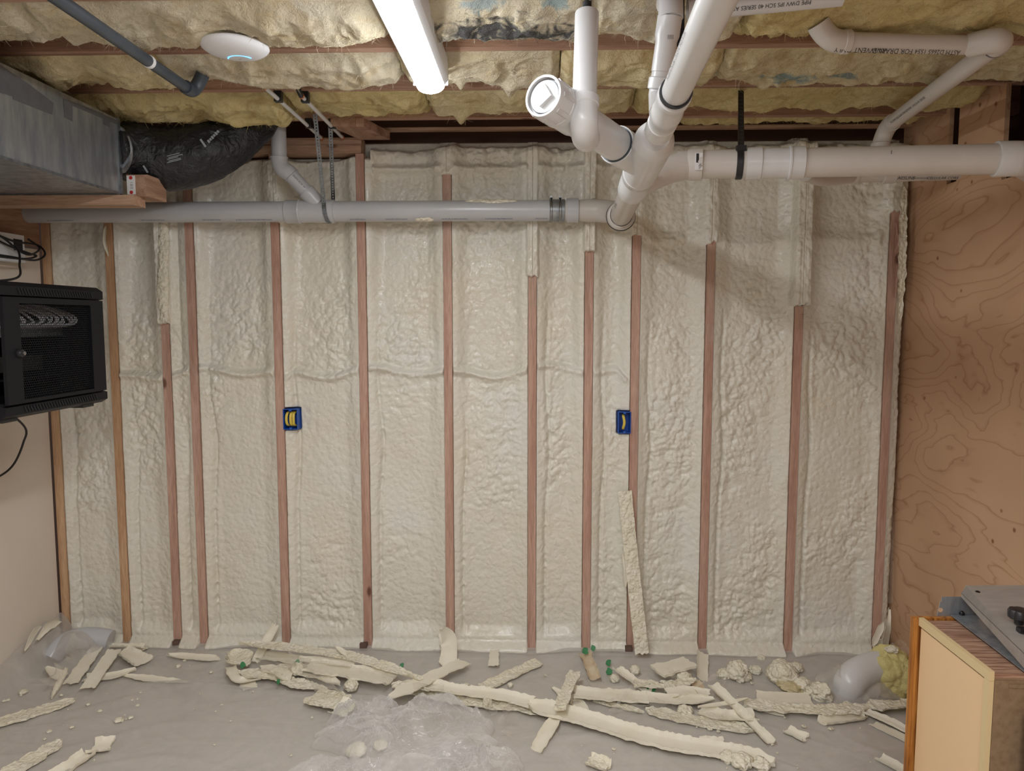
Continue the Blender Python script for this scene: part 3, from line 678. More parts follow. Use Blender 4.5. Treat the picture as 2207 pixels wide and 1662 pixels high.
# grey drain along the back wall
YA, RA = 3.40, 0.0465
pa = lambda px: WY(px, 456, YA)
zA = pa(700).z
PA = lambda px: Vector((pa(px).x, YA, zA))
t = thing('drain_pipe', 'long grey drain pipe running level across the studs to the elbow', 'pipe', (PA(600).x, YA, zA - RA))
run(t, 'pipe', [PA(22), PA(400), PA(1184)], RA, M['pvc_grey'])
X1 = Vector((1, 0, 0))
mb = MB().lathe(PA(617), PA(720), [(0, RA), (0, RA + .004), (.002, RA + .006), (.06, RA + .006), (.063, RA + .008), (.068, RA + .006), (.069, RA + .003), (.19, RA + .003), (.192, RA + .007), (.197, RA + .007), (.222, RA + .005), (.224, RA)])
mb.build('wye_fitting', M['pvc_grey'], t)
def arrtext(t, s_, px0, px1, dy, m=None, size=0.016):
    o0 = Vector((PA(px1).x, YA - RA * 0.80, zA - RA * 0.60)); text(s_, o0, (-1, 0, 0), Vector((0, -0.6, -0.8)), size, m or M['printblue'], t, lift=0.0012)
yt = lambda px: Vector((PA(px).x, YA - RA * 0.62, zA - RA * 0.785))
for px, s_ in ((165, 'NORTHERN PIPE PRODUCTS'), (360, 'PVC SCH 40 ASTM D-2665'), (480, 'DWV MADE IN USA'), (590, 'NORTHERN PIPE PRODUCTS 3" SDR 35'), (790, 'NORTHERN PIPE'), (880, 'ASTM D-2665 NSF-DWV'), (1010, 'TYPE PVC DWV 3" 40 260 PE'), (1105, 'NORTHERN PIPE PRODUCTS'), (1180, 'ASTM D-2665')):
    text(s_, yt(px), (-1, 0, 0), (0, 0.785, -0.62), 0.0095, M['printblue'], t, lift=0.0008)
# strapped-on coupling
t = thing('pipe_coupling', 'banded metal and rubber coupling joining the grey drain to the elbow', 'pipe coupling', (PA(1200).x, YA, zA - RA - .006))
MB().lathe(PA(1184), PA(1216), [(0, RA + .0005), (0, RA + .004), (.068, RA + .004), (.068, RA + .0005)]).build('sleeve', M['galv'], t)
for px in (1188, 1207):
    MB().hub(PA(px), X1, .012, RA + .004, RA + .0065).build('band', M['screwgrey'], t)
    for a in (0.35,):
        q = PA(px) + Vector((0, -0.02, RA + 0.008)); MB().box(q - Vector((.006, .012, .003)), q + Vector((.006, .012, .006))).lathe(q + Vector((0, -.018, .002)), q + Vector((0, .018, .002)), [(0, .004), (.036, .004)], 8).build('clamp_screw', M['screwgrey'], t)
for zz in (-0.35, 0.0, 0.35): pass
# elbow turning towards the camera
AX0 = WY(1338, 466, 3.26); AX1 = WY(1545, 0, 1.18); AD = (AX1 - AX0).normalized()
t = thing('drain_elbow', 'grey white elbow at the end of the wall drain with a black rubber seal', 'pipe elbow', (PA(1270).x, YA, zA - .055))
e0 = PA(1217); e1 = PA(1248); ec = Vector((AX0.x + 0.004, YA - 0.004, zA))
cur = [e0, e1] + arc(PA(1252), ec + Vector((0.0, 0.01, 0)), AX0 + AD * 0.02 + Vector((0, 0, -0.002)), 14)[1:]
run(t, 'body', cur, [RA] * 2 + [RA + .004] * (len(cur) - 2), M['pvc_warm'], 32)
MB().lathe(PA(1221), PA(1300), [(0, RA), (0, RA + .008), (.052, RA + .008), (.054, RA + .001)]).build('hub', M['pvc_grey'], t)
MB().hub(PA(1288) + Vector((-.015, 0, 0)), Vector((1, -0.55, 0)), .008, RA, RA + .0075).build('rib', M['pvc_grey'], t)
q = AX0 - AD * 0.012
MB().lathe(q, q + AD, [(0, RA), (0, .062), (.012, .064), (.014, .064), (.014, .058)]).build('rubber_seal', M['rubber'], t)
MB().lathe(q + AD * .0145, q + AD, [(0, .050), (0, .061), (.018, .061), (.022, .059), (.022, .055), (.030, .055), (.032, .0485), (.02, .0485)]).build('socket_rim', M['pvc_warm'], t)
# branch pipe coming in from the camera side: one straight axis
def AXP(py):
    a, b = 0.0, 1.35
    for _ in range(40):
        m_ = (a + b) / 2
        if proj(AX0 + (AX1 - AX0) * m_)[1] > py: a = m_
        else: b = m_
    return AX0 + (AX1 - AX0) * a
t = thing('branch_drain', 'white drain with stacked wye fittings descending from the top edge to the elbow', 'pipe', tuple(AXP(330) - Vector((0, 0, .06))))
run(t, 'pipe', [AX0 + AD * 0.022, AXP(420), AXP(402)], .0455, M['pvc_warm'], label='lower pipe entering the elbow')
L_ = lambda a, b: (AXP(b) - AXP(a)).length
mb = MB(); A_ = AXP(408); D = [(0, .0455), (0, .050), (.004, .053), (L_(408, 392), .053), (L_(408, 391), .048), (L_(408, 372), .048)]
mb.lathe(A_, AXP(300), D, 36); mb.build('wye_fitting', M['pvc'], t)
mb = MB(); A_ = AXP(378); k = L_(378, 306)
mb.lathe(A_, AXP(200), [(0, .047), (0, .052), (.004, .0545), (.05, .0545), (.053, .052), (k * .55, .054), (k, .054), (k + .02, .051), (k + .045, .040), (k + .05, .036)], 36); mb.build('wye_fitting', M['pvc'], t)
mb = MB(); A_ = AXP(282); k = L_(282, 262)
mb.lathe(A_, AXP(100), [(0, .033), (0, .0355), (k, .0355), (k + .002, .033), (L_(282, 250), .033), (L_(282, 248), .0365), (L_(282, 238), .0365), (L_(282, 236), .034), (L_(282, 215), .034), (L_(282, 212), .0365), (L_(282, 204), .0365), (L_(282, 203), .031)], 32)
mb.build('reducer_hub', M['pvc'], t)
mb = MB().lathe(AXP(200), AXP(100), [(0, .031), (0, .0345), (.012, .0345), (.012, .031)]); mb.build('rubber_ring', M['rubber'], t)
run(t, 'pipe', [AXP(205), AXP(100), AXP(-140)], .0300, M['pvc'], label='narrower white pipe nearest the camera')
# lettering on the near pipe
sd = AD.cross(Vector((0, 0, 1))).normalized()
nrm = (sd * 0.93 + Vector((0, 0, -0.38))).normalized()
up_ = nrm.cross(AD).normalized()
text('PVC-DWV ASTM D-2665  2 IN SCH 40  MADE IN USA', AXP(165) + nrm * 0.0301 + up_ * 0.004, AD, nrm.cross(AD), 0.010, M['print'], t, lift=0.0006)
text('ASTM D-2665', AXP(440) + nrm * 0.0456, AD, nrm.cross(AD), 0.016, M['print'], t, lift=0.0006)
# cleanout with threaded plug
J = AXP(352); CE = WY(1170, 206, 1.79); CD = (CE - J).normalized(); CL = (CE - J).length
t = thing('cleanout', 'white cleanout stub ending in a threaded cap with a square plug', 'pipe cleanout', tuple(CE - Vector((0, 0, .06))))
MB().lathe(J + CD * .02, CE, [(0, .046), (.10, .050), (.115, .0525), (.165, .0525), (.167, .0475)], 36).build('wye_branch', M['pvc'], t)
MB().lathe(J + CD * .185, CE, [(0, .046), (0, .0490), (.006, .0490), (.006, .046)], 36).build('primer_ring', M['darkpipe'], t)
MB().lathe(J + CD * .18, CE, [(0, .0455), (CL - .23, .0455)], 36).build('pipe', M['pvc'], t)
MB().lathe(CE - CD * .155, CE, [(0, .046), (.01, .0495), (.075, .0495), (.077, .0515), (.095, .0515), (.096, .0500), (.152, .0500), (.155, .0485), (.155, .0435), (.142, .0435), (.140, .0)], 44).build('adapter', M['pvc'], t)
mb = MB()
for k in range(8):
    a = k * math.pi / 4; u = CD.cross(Vector((0, 0, 1))).normalized(); v = CD.cross(u)
    q = CE - CD * .035 + (u * math.cos(a) + v * math.sin(a)) * .0505
    mb.beam(q - CD * .025, q + CD * .022, .010, .003, up=(u * math.cos(a) + v * math.sin(a)))
mb.build('grip_rib', M['pvc'], t, smooth=False)
for rr in (.0405, .038): MB().lathe(CE - CD * .0135 , CE, [(0, rr - .0015), (0, rr), (.004 if rr > .04 else .007, rr), (.004 if rr > .04 else .007, rr - .0015)], 40).build('thread', M['darkpipe'] if rr > .04 else M['pvc'], t)
u = CD.cross(Vector((0, 0, 1))).normalized(); v = CD.cross(u)
ca = math.radians(35); u2 = u * math.cos(ca) + v * math.sin(ca); v2 = v * math.cos(ca) - u * math.sin(ca)
mb = MB(); mb.prism([CE - CD * .0125 + u2 * a * .019 + v2 * b * .019 for a, b in ((-1, -1), (1, -1), (1, 1), (-1, 1))], CD * .018); mb.build('square_plug', M['pvc'], t, smooth=False)
# hanging white pipe with elbow
t0 = WY(1265, 30, 1.90); b0 = WY(1259, 245, 1.84)
t = thing('hanging_pipe', 'short vertical white pipe with a rounded elbow in front of the cleanout', 'pipe', (b0.x, b0.y, b0.z - .05))
run(t, 'pipe', [t0, t0.lerp(b0, .5), b0.lerp(t0, .14)], .0293, M['pvc'])
dv = (t0 - b0).normalized(); tgt = J + CD * (CL * .45)
cur = [b0 + dv * .035, b0 + dv * .01] + arc(b0, b0 - dv * .062, Vector((b0.x + .012, b0.y + .075, b0.z - .040)), 12)[1:]
run(t, 'elbow', cur, [.0325] * 2 + [.0335] * (len(cur) - 2), M['pvc'], 32)
hub(t, b0 + dv * .030, dv, .024, .0293, .0355, M['pvc']); hub(t, t0 + dv * 0.0, dv, .004, .02, .0293, M['pvc'], 'end_rim')
t = thing('pipe_hanger', 'small black cable clip above the short vertical white pipe', 'hanger', tuple(t0 + Vector((0, 0, .004))))
MB().sweep([t0 + Vector((-.004, 0, .003)), t0 + Vector((-.001, 0, .03)), t0 + Vector((0, 0.01, .075))], .005, 10).build('cable', M['black'], t)
MB().lathe(t0 + Vector((0, 0, .016)), t0 + Vector((0, 0, 1)), [(0, .011), (.012, .011)], 14).build('clip', M['rubber'], t)
MB().box(t0 + Vector((-.006, .0, .046)), t0 + Vector((.02, .004, .10))).build('bracket', M['strap'], t, smooth=False)
# second riser beside the branch
ax = AXP(262); r0 = WY(1446, 22, 1.97); r1 = WY(1419, 205, 2.02)
t = thing('riser_pipe', 'white riser with an elbow at the ceiling behind the near slanting pipe', 'pipe', (r1.x, r1.y, r1.z - .03))
cur = arc(r0 + Vector((.01, .10, .055)), r0 + Vector((0, .0, .055)), r0 - Vector((0, 0, .02)), 10) 
run(t, 'elbow', cur, .0315, M['pvc']); run(t, 'pipe', [r0, r1, r1.lerp(ax, .6) + Vector((0, 0.02, 0))], .0262, M['pvc'])
dv = (r0 - r1).normalized(); q = r0.lerp(r1, .32)
MB().lathe(q + dv * .05, q - dv, [(0, .0262), (0, .0315), (.045, .0315), (.060, .0275), (.13, .0275), (.131, .0262)]).build('coupling', M['pvc'], t)
hub(t, r0.lerp(r1, .86), dv, .03, .0262, .0312, M['pvc'])
text('|||||', q + Vector((-.004, -.0318, -.012)), (1, 0, 0), (0, 0, 1), .012, M['print'], t)
# thick pipe to the right
YG0, YG1, RG = 2.62, 2.46, .0475
g0 = WY(1446, 362, YG0); g1 = WY(1500, 355, YG0); g2 = WY(2140, 343, YG1)
GD = (g2 - g1).normalized()
GP = lambda px: g1 + (g2 - g1) * ((WY(px, 350, 2.54).x - g1.x) / (g2.x - g1.x))
t = thing('thick_pipe', 'thick white pipe running right to a hole in the plywood wall', 'pipe', tuple(GP(1800) - Vector((0, 0, RG + .01))))
jb = AXP(398)
cur = [jb.lerp(g0, .05), jb.lerp(g0, .55)] + arc(jb.lerp(g0, .75), g0, GP(1500), 8)
run(t, 'wye_branch', cur, [.047, .047] + [.0475] * (len(cur) - 2), M['pvc_warm'], 32)
run(t, 'pipe', [GP(1470), GP(1700), GP(2140)], RG, M['pvc_warm'], 36)
MB().lathe(GP(1492), GP(2000), [(0, RG), (0, RG + .003), (.02, RG + .0065), (.05, RG + .0065), (.052, RG)]).build('hub', M['pvc_warm'], t)
MB().lathe(GP(1440), GP(2000), [(0, RG), (0, RG + .002), (.004, RG + .002), (.004, RG)]).build('socket_edge', M['tape'], t)
MB().lathe(GP(1617), GP(2000), [(0, RG), (0, RG + .006), (.048, RG + .006), (.05, RG + .002), (.135, RG + .002), (.137, RG + .009), (.142, RG + .009), (.144, RG + .006), (.185, RG + .006), (.187, RG)]).build('coupling', M['pvc'], t)
ge = GP(2140)
MB().lathe(GP(2112), ge + GD, [(0, RG), (0, RG + .007), (.004, RG + .008), (.06, RG + .007)]).build('hub', M['pvc'], t)
cur = [ge - GD * .01, ge] + arc(ge, ge + GD * .055, ge + GD * .070 + Vector((.02, .075, .01)), 12)[1:]
cur += [Vector((1.80, 2.77, cur[-1].z + .01))]
run(t, 'elbow', cur, [RG + .007] * (len(cur) - 1) + [RG], M['pvc'], 32)
q = GP(1508) + Vector((0, -RG - .0068, 0)); MB().box(q + Vector((-.010, 0, -.028)), q + Vector((.016, .002, .028))).build('sticker', M['paper'], t, smooth=False)
q2 = q + Vector((0, -.0005, 0)); MB().box(q2 + Vector((-.006, 0, -.004)), q2 + Vector((.003, .0008, .026))).build('printed_mark', M['print'], t, smooth=False)
for k in range(3): text('|||| 40', q + Vector((.006 + .003 * k, -.001, -.026 + .004 * k)), (0, 0, 1), (-1, 0, 0), .006, M['print'], t)
text('1', GP(1895) + Vector((0, -RG - .0008, .012)), GD, (0, 0, 1), .018, M['print'], t)
# pipe behind it, into the smaller hole
YH = 3.13
h0 = WY(1835, 378, YH); h1 = WY(1915, 377, YH); h2 = WY(2100, 371, YH)
t = thing('printed_pipe', 'white lettered pipe behind and below the thick pipe, entering a small plywood hole', 'pipe', tuple(h1 - Vector((0, 0, .035))))
cur = bez([WY(1735, 372, 2.80), WY(1775, 383, 2.98), h0], 8)
run(t, 'branch', cur, .032, M['pvc_warm']); run(t, 'pipe', [h0 - X1 * .03, h1, h2, Vector((1.80, YH, h2.z))], .0285, M['pvc_warm'])
hub(t, h0, X1, .05, .0285, .034, M['pvc_warm'], 'hub'); hub(t, WY(1915, 377, YH), X1, .05, .0285, .034, M['pvc_warm'], 'hub')
nn = Vector((0, -.80, -.60)); uu = Vector((0, -.60, .80))
qq = lambda px: Vector((WY(px, 380, YH).x, YH, h1.z)) + nn * .0288
text('AESLINE', qq(1929) - uu * .006, (1, 0, 0), uu, .019, M['print'], t, lift=.0008)
text('COEXTRUDED', qq(1962) - uu * .004, (1, 0, 0), uu, .009, M['print'], t, lift=.0008)
text('CELLULAR CORE', qq(1992) - uu * .006, (1, 0, 0), uu, .0165, M['print'], t, lift=.0008)
# vent line at the top right
v0 = WZ(1918, 268, 2.37); v1 = WZ(2150, 95, 2.375); v2 = WZ(1815, 90, 2.385)
t = thing('slanting_vent', 'white lettered pipe slanting from the ceiling elbow down to the thick pipe', 'pipe', (v0.x, v0.y, 2.2))
VD = (v1 - v0).normalized()
run(t, 'pipe', [v0, v0.lerp(v1, .5), v1], .0285, M['pvc_warm'])
dr = Vector((v0.x - .012, 3.10, 2.235))
cur = [v0 + VD * .035] + arc(v0 + VD * .02, v0 - VD * .05, Vector((dr.x, dr.y, 2.30)), 10) + [dr + Vector((0, 0, .05)), dr]
run(t, 'elbow', cur, [.033] * (len(cur) - 2) + [.033, .033], M['pvc_warm']); hub(t, dr + Vector((0, 0, .05)), (0, 0, 1), .05, .033, .0365, M['pvc_warm'])
sdv = VD.cross(Vector((0, 0, 1))).normalized(); nv = (-sdv * .0 + Vector((0, 0, -1)) * .62 + sdv * .78).normalized()
text('PVC-DWV CELLULAR CORE ASTM F891  2 IN SCH 40  DE130E', v0.lerp(v1, .10) + nv * .0287, VD, nv.cross(VD), .012, M['print'], t, lift=.0008)
t = thing('ceiling_vent_pipe', 'level white lettered pipe under the golden batts at the upper right', 'pipe', (1.06, 2.19, 2.35))
e1_ = v1 + VD * .02
cur = [v1 - VD * .01] + arc(v1, v1 + VD * .055, v1 + Vector((-.06, .03, .008)), 12)
run(t, 'elbow', cur, .0335, M['pvc_warm']); hub(t, v1 - VD * .012, VD, .012, .0285, .0335, M['tape'], 'primer_ring')
ve = v1 + Vector((-.05, .03, .008)); run(t, 'pipe', [ve, v2], .026, M['pvc_warm'])
WD = (v2 - ve).normalized()
cur = [v2 - WD * .02, v2] + arc(v2, v2 + WD * .045, v2 + WD * .075 + Vector((0, -.01, .045)), 8)
run(t, 'end_elbow', cur, .031, M['pvc_warm']); hub(t, v2 - WD * .01, WD, .022, .026, .033, M['pvc_warm'])
nv = Vector((0, -.85, -.5)); q = lambda f: ve.lerp(v2, f) + nv * .0262
uu = Vector((0, -.5, .85))
text('ASTM D2665 1554', q(.12) + uu * -.010, WD, -uu, .017, M['print'], t, lift=.0008)
text('FOR DRAIN W', q(.48) + uu * -.010, WD, -uu, .019, M['print'], t, lift=.0008)
text('AND VENT ONLY', q(.68) + uu * -.010, WD, -uu, .019, M['print'], t, lift=.0008)
a = WZ(1545, 16, 2.40); b = WZ(1760, -4, 2.415)
t = thing('short_vent_pipe', 'white lettered pipe at the very top edge right of the near slanting pipe', 'pipe', tuple(a.lerp(b, .5) - Vector((0, 0, .03))))
run(t, 'pipe', [a - (b - a) * .3, b + (b - a) * .25], .025, M['pvc'])
q = b + Vector((-.02, -.85 * .0255, -.5 * .0255)); text('PIPE DWV IPS SCH 40 SERIES ASTM', q, (a - b), (0, .5, -.85), .014, M['print'], t, lift=.0008)
# grey vertical drain joining the wall drain
t = thing('small_drain', 'grey pipe dropping from the ceiling gap and bending into the wall drain', 'pipe', (PA(650).x, YA - .01, zA + RA))
d0 = WY(600, 275, 3.36); d1 = WY(602, 345, 3.36); d2 = WY(622, 372, 3.36); d3 = WY(682, 436, YA - .005)
run(t, 'pipe', [d0, d1], .0335, M['pvc_grey'])
cur = [d1 + Vector((0, 0, .015))] + arc(d1, d1 + Vector((.004, 0, -.04)), d2, 8) + [d2.lerp(d3, .1)]
run(t, 'elbow', cur, .037, M['pvc_grey']); dd = (d3 - d2).normalized()
hub(t, d1 + Vector((0, 0, .01)), (0, 0, 1), .004, .037, .0395, M['pvc_grey'], 'rim'); hub(t, d2 + dd * .02, dd, .004, .037, .0395, M['pvc_grey'], 'rim')
run(t, 'pipe', [d2, d3], .0325, M['pvc_grey'])
MB().lathe(d2.lerp(d3, .62), d3, [(0, .0325), (0, .0375), (.006, .039), (.03, .0375), (.034, .037), (.075, .038)]).build('hub', M['pvc_grey'], t)
text('VERIFICADA W', d2.lerp(d3, .15) + Vector((.003, -.0328, .006)), dd, Vector((0, 0, 1)), .012, M['print'], t, lift=.0008)
# ------------------------------------------------------------------ hanger straps
def holed_strap(name, pts, w, m, label, pitch=.0125, hr=.0032, side=(1, 0, 0), parent=None):
    P = bez(pts, 8); L = [0]
    for i in range(1, len(P)): L.append(L[-1] + (P[i] - P[i - 1]).length)
    def at(s_):
        s_ = min(max(s_, 0), L[-1] - 1e-6); i = max(k for k in range(len(L) - 1) if L[k] <= s_); return P[i].lerp(P[i + 1], (s_ - L[i]) / max(L[i + 1] - L[i], 1e-9))
    V = []; F = []; sd = Vector(side); n = int(L[-1] / pitch); k = 8
    for i in range(n):
        s0 = i * pitch; c_ = at(s0 + pitch / 2); tt = (at(s0 + pitch) - at(s0)).normalized(); nn_ = tt.cross(sd).normalized()
        for o_ in (0, 1):
            b_ = len(V)
            for j in range(k):
                a_ = math.pi / 4 * j + math.pi / 8; V.append(c_ + sd * hr * math.cos(a_) + tt * hr * math.sin(a_) + nn_ * .0012 * o_)
            for j in range(k):
                a_ = math.pi / 4 * j + math.pi / 8; x_, y_ = math.cos(a_), math.sin(a_); q_ = max(abs(x_), abs(y_))
                x_, y_ = x_ / q_, y_ / q_
                # corners: push the two diagonal directions out to the square
                if abs(abs(x_) - abs(y_)) < .62: pass
                V.append(c_ + sd * (w / 2) * x_ + tt * (pitch / 2) * (1 if y_ > .3 else -1 if y_ < -.3 else y_) + nn_ * .0012 * o_)
            for j in range(k): F.append((b_ + j, b_ + (j + 1) % k, b_ + k + (j + 1) % k, b_ + k + j))
    o = obj(name, V, F, m, parent, smooth=False, auto=None)
    return setp(o, label, 'hanger strap' if parent is None else None, 'perforated metal straps holding the wall drain' if parent is None else None)
s0 = WY(679, 246, 3.22); s1 = WY(697, 428, YA - .052)
wrap = [Vector((WY(697 + 8 * k / 6, 430, 3.35).x, YA - .0545 * math.cos(a), zA + .0545 * math.sin(a))) for k, a in enumerate([math.radians(x) for x in (48, 15, -10, -35, -60, -85)])]
holed_strap('metal_strap', [s0, s0.lerp(s1, .5) , s1] + wrap[1:], .0185, M['strap'], 'perforated metal strap passing in front of the grey wall drain')
s2 = WY(712, 272, 3.27); s3 = WY(718, 428, 3.455)
holed_strap('metal_strap', [s2, s2.lerp(s3, .5), s3, s3 + Vector((0, 0.003, -.05))], .0185, M['strap'], 'perforated metal strap passing behind the grey wall drain')
t = thing('hanger_strap', 'black plastic hanger strap looped around the thick right pipe', 'hanger strap', tuple(GP(1603) - Vector((0, 0, .06))))
gq = GP(1603); tq = WZ(1597, 192, 2.47)
p_up = WY(1597, 322, YG0 - .05)
mb = MB().beam(tq, p_up, .021, .004, up=(0, 1, 0))
for k in range(16):
    q = tq.lerp(p_up, (k + .5) / 16); mb.box(q + Vector((-.005, -.005, -.003)), q + Vector((.005, -.001, .003)))
mb.build('strap', M['black'], t, smooth=False)
hub(t, gq, GD, .022, RG + .0005, RG + .0045, M['black'], 'loop')
MB().box(p_up + Vector((-.016, -.010, -.008)), p_up + Vector((.016, .008, .012))).build('buckle', M['black'], t, smooth=False)
a = WZ(1467, -10, 2.44); b = WY(1467, 100, a.y + .0)
t = thing('hanger_strap', 'black plastic hanger strap dropping behind the near slanting white pipe', 'hanger strap', tuple(b))
mb = MB().beam(a + Vector((0, 0, .015)), b, .019, .004, up=(0, 1, 0))
for k in range(12):
    q = a.lerp(b, (k + .5) / 12); mb.box(q + Vector((-.005, -.005, -.003)), q + Vector((.005, -.001, .003)))
mb.build('strap', M['black'], t, smooth=False)
# ------------------------------------------------------------------ thin water pipes, black pipe
def water(x, y0, y1, label, pxs):
    t = thing('water_pipe', label, 'water pipe', (x, (y0 + y1) / 2, 2.42), 'thin white water pipes under the joists')
    z = 2.432; run(t, 'pipe', [(x, y0, z), (x, (y0 + y1) / 2, z - .004), (x - .01, y1, z)], .008, M['pvc'], 14)
    run(t, 'elbow', arc((x, y0 + .01, z), (x, y0 - .02, z), (x - .004, y0 - .024, z + .045), 8), .0095, M['rubber'], 14)
    hub(t, (x, y0 + .014, z), (0, 1, 0), .008, .008, .011, M['copper'], 'crimp_ring')
    for yy in pxs:
        mb = MB().box((x - .014, yy - .012, z - .011), (x + .014, yy + .012, z + .028)); mb.build('clamp', M['black'], t, smooth=False)
    hub(t, (x - .01, y1 - .01, z), (0, 1, 0), .012, .008, .011, M['copper'], 'crimp_ring')
water(-0.967, 2.70, 3.47, 'left of the two thin white water pipes, starting at a dark elbow', (2.86, 3.24))
water(-0.868, 2.81, 3.46, 'right of the two thin white water pipes, ending at the notched wood block', (2.87, 3.25))
t = thing('black_pipe', 'dark charcoal pipe crossing the top left batts with a white tape band', 'pipe', (-1.17, 2.2, 2.34))
b0, b1 = WZ(408, 193, 2.375), WZ(125, -2, 2.375); bd = (b1 - b0).normalized(); b2 = b0 + bd * 1.25
run(t, 'pipe', [b0, b1, b2], .0175, M['darkpipe'], 20)
q = b0 + bd * .27; hub(t, q, bd, .016, .0175, .0195, M['paper'], 'tape_band')
run(t, 'elbow', [b0 + bd * .03, b0 + bd * .005] + arc(b0, b0 - bd * .045, b0 + Vector((.035, .03, .06)), 8), .0225, M['darkpipe'], 20)
# ------------------------------------------------------------------ duct, flexible duct
t = thing('metal_duct', 'large rectangular galvanised duct box along the left wall with dark tape', 'air duct', (-1.95, 2.1, 2.088))
DX, DY, DZ0, DZ1 = -1.61, 2.905, 2.089, 2.374
MB().box((XL + .005, 0.9, DZ0), (DX, DY, DZ1)).build('duct_box', M['galv'], t, smooth=False)
MB().box((XL + .005, DY - .014, DZ0 - .004), (DX + .004, DY + .004, DZ0 - .0002)).box((DX + .0002, DY - .014, DZ0 - .004), (DX + .004, DY + .004, DZ1 + .004)).build('end_flange', M['strap'], t, smooth=False)
MB().box((DX + .0002, 0.9, DZ0 - .003), (DX + .003, DY - .015, DZ0 + .006)).build('corner_seam', M['strap'], t, smooth=False)
def tape(pxs):
    pts = [WX(px, py, DX + .0005) for px, py in pxs]; MB().prism(pts, (.0012, 0, 0)).build('tape_patch', M['tape'], t, smooth=False)
tape([(-60, 110), (-60, 190), (0, 200), (28, 208), (28, 214), (112, 247), (115, 222), (60, 180), (0, 140)])
tape([(136, 212), (139, 252), (156, 262), (156, 228), (222, 255), (223, 268), (236, 274), (237, 262), (256, 270), (258, 262), (180, 228)])
t = thing('flexible_duct', 'black jacketed flexible duct sagging from the metal duct up to the joists', 'air duct', (-1.3, 3.05, 2.12))
fp = bez([WY(236, 322, 2.93), WY(285, 328, 3.02), WY(335, 338, 3.08), WY(395, 338, 3.12), WY(450, 320, 3.15), WY(500, 296, 3.20), WY(540, 262, 3.25), WY(565, 240, 3.30)], 12)
n = 60; V = []; Fc = []
L = len(fp)
for i, p in enumerate(fp):
    f = i / (L - 1); d = (fp[min(i + 1, L - 1)] - fp[max(i - 1, 0)]).normalized(); u = Vector((0, 0, 1)); u = (u - d * u.dot(d)).normalized(); v = d.cross(u)
    r = .098 + .022 * math.sin(math.pi * min(f * 1.5, 1)) * 1.0 - .018 * max(0, f - .55)
    if f < .1: r = .092 + .1 * f
    for k in range(n):
        a = 2 * math.pi * k / n
        cr = .006 * float(vn(a * 3.0, f * 9, 201)) + .005 * float(ridged(np.array([a * 1.6 + f * 3]), np.array([f * 16]), 202)[0])
        bot = .018 * math.sin(math.pi * f) * max(0, -math.cos(a))
        V.append(p + (u * math.cos(a) + v * math.sin(a)) * (r + cr + bot))
for i in range(L - 1):
    for k in range(n): Fc.append((i * n + k, i * n + (k + 1) % n, (i + 1) * n + (k + 1) % n, (i + 1) * n + k))
Fc.append(tuple(range(n - 1, -1, -1))); Fc.append(tuple((L - 1) * n + k for k in range(n)))
obj('jacket', V, Fc, M['flex'], t, auto=None)
run(t, 'collar', [fp[0] - Vector((0, .02, 0)), fp[0], fp[3]], .098, M['galv'])
def scuff(px, py, Y, ln, wd, ang):
    q = WY(px, py, Y); a = math.radians(ang); d = Vector((math.cos(a), .15, math.sin(a))); MB().beam(q, q + d * ln, .002, wd, up=(-math.sin(a), 0, math.cos(a))).build('pale_mark', M['printwhite'], t, smooth=False)
scuff(432, 300, 2.985, .034, .008, -58); scuff(309, 357, 2.955, .030, .007, -62)
for k in range(6): scuff(448 + k * 4, 306 - k * 4.2, 2.985, .008, .012 - .003 * (k % 2), 40)
for k in range(5): scuff(360 + (k % 2) * 3, 351 - k * 3.6, 2.95, .055 - .006 * (k % 3), .0022, 16)
# ------------------------------------------------------------------ lumber near the duct and over the drain
MB().box((XL + .004, 2.885, 2.046), (-1.553, 2.972, 2.084)).build('support_board', M['lumber_x'], label='wood board laid flat under the end of the metal duct', cat='wood board', smooth=False)
t = thing('nailer_block', 'short wood block with a stapled tag at the duct corner', 'wood block', (-1.55, 3.18, 2.09))
MB().box((-1.600, 2.925, 2.0845), (-1.515, 3.07, 2.168)).build('block', M['lumber_y'], t, smooth=False)
MB().box((-1.598, 2.9235, 2.092), (-1.565, 2.925, 2.164)).build('tag', M['paper'], t, smooth=False)
for zz in (2.10, 2.156): MB().lathe((-1.5815, 2.9235, zz), (-1.5815, 2.9, zz), [(0, .007), (.0004, .007)], 14).build('printed_ring', M['red'], t, smooth=False)
text('|| ||| |', (-1.576, 2.923, 2.113), (0, 0, 1), (-1, 0, 0), .012, M['print'], t)
t = thing('notched_block', 'wood block on the flat running from the joist to the back wall top plate', 'wood block', (-.80, 3.3, 2.42))
MB().prism([(-.872, 3.235, 2.425), (-.765, 3.235, 2.425), (-.700, 3.475, 2.425), (-.800, 3.475, 2.425)], (0, 0, .036)).build('block', M['lumber_y'], t, smooth=False)
MB().prism([(-.764, 3.238, 2.4255), (-.730, 3.238, 2.4255), (-.664, 3.478, 2.4255), (-.699, 3.478, 2.4255)], (0, 0, .036)).build('shaded_side', M['joist'], t, smooth=False)  # darker wood colour stands in for shade on the block's right side face
MB().box((XL - .03, 2.55, 1.945), (XL + .006, 3.468, 2.125)).build('ledger_board', M['lumber_y'], label='plywood ledger strip on the left wall just below the grey drain', cat='wood board', smooth=False)
MB().box((XL - .04, 2.605, 2.13), (XL - .002, 3.46, 2.44)).build('wall_sheathing', M['foil'], label='silvery wrap on the upper left wall behind the metal duct', cat='insulation', smooth=False)
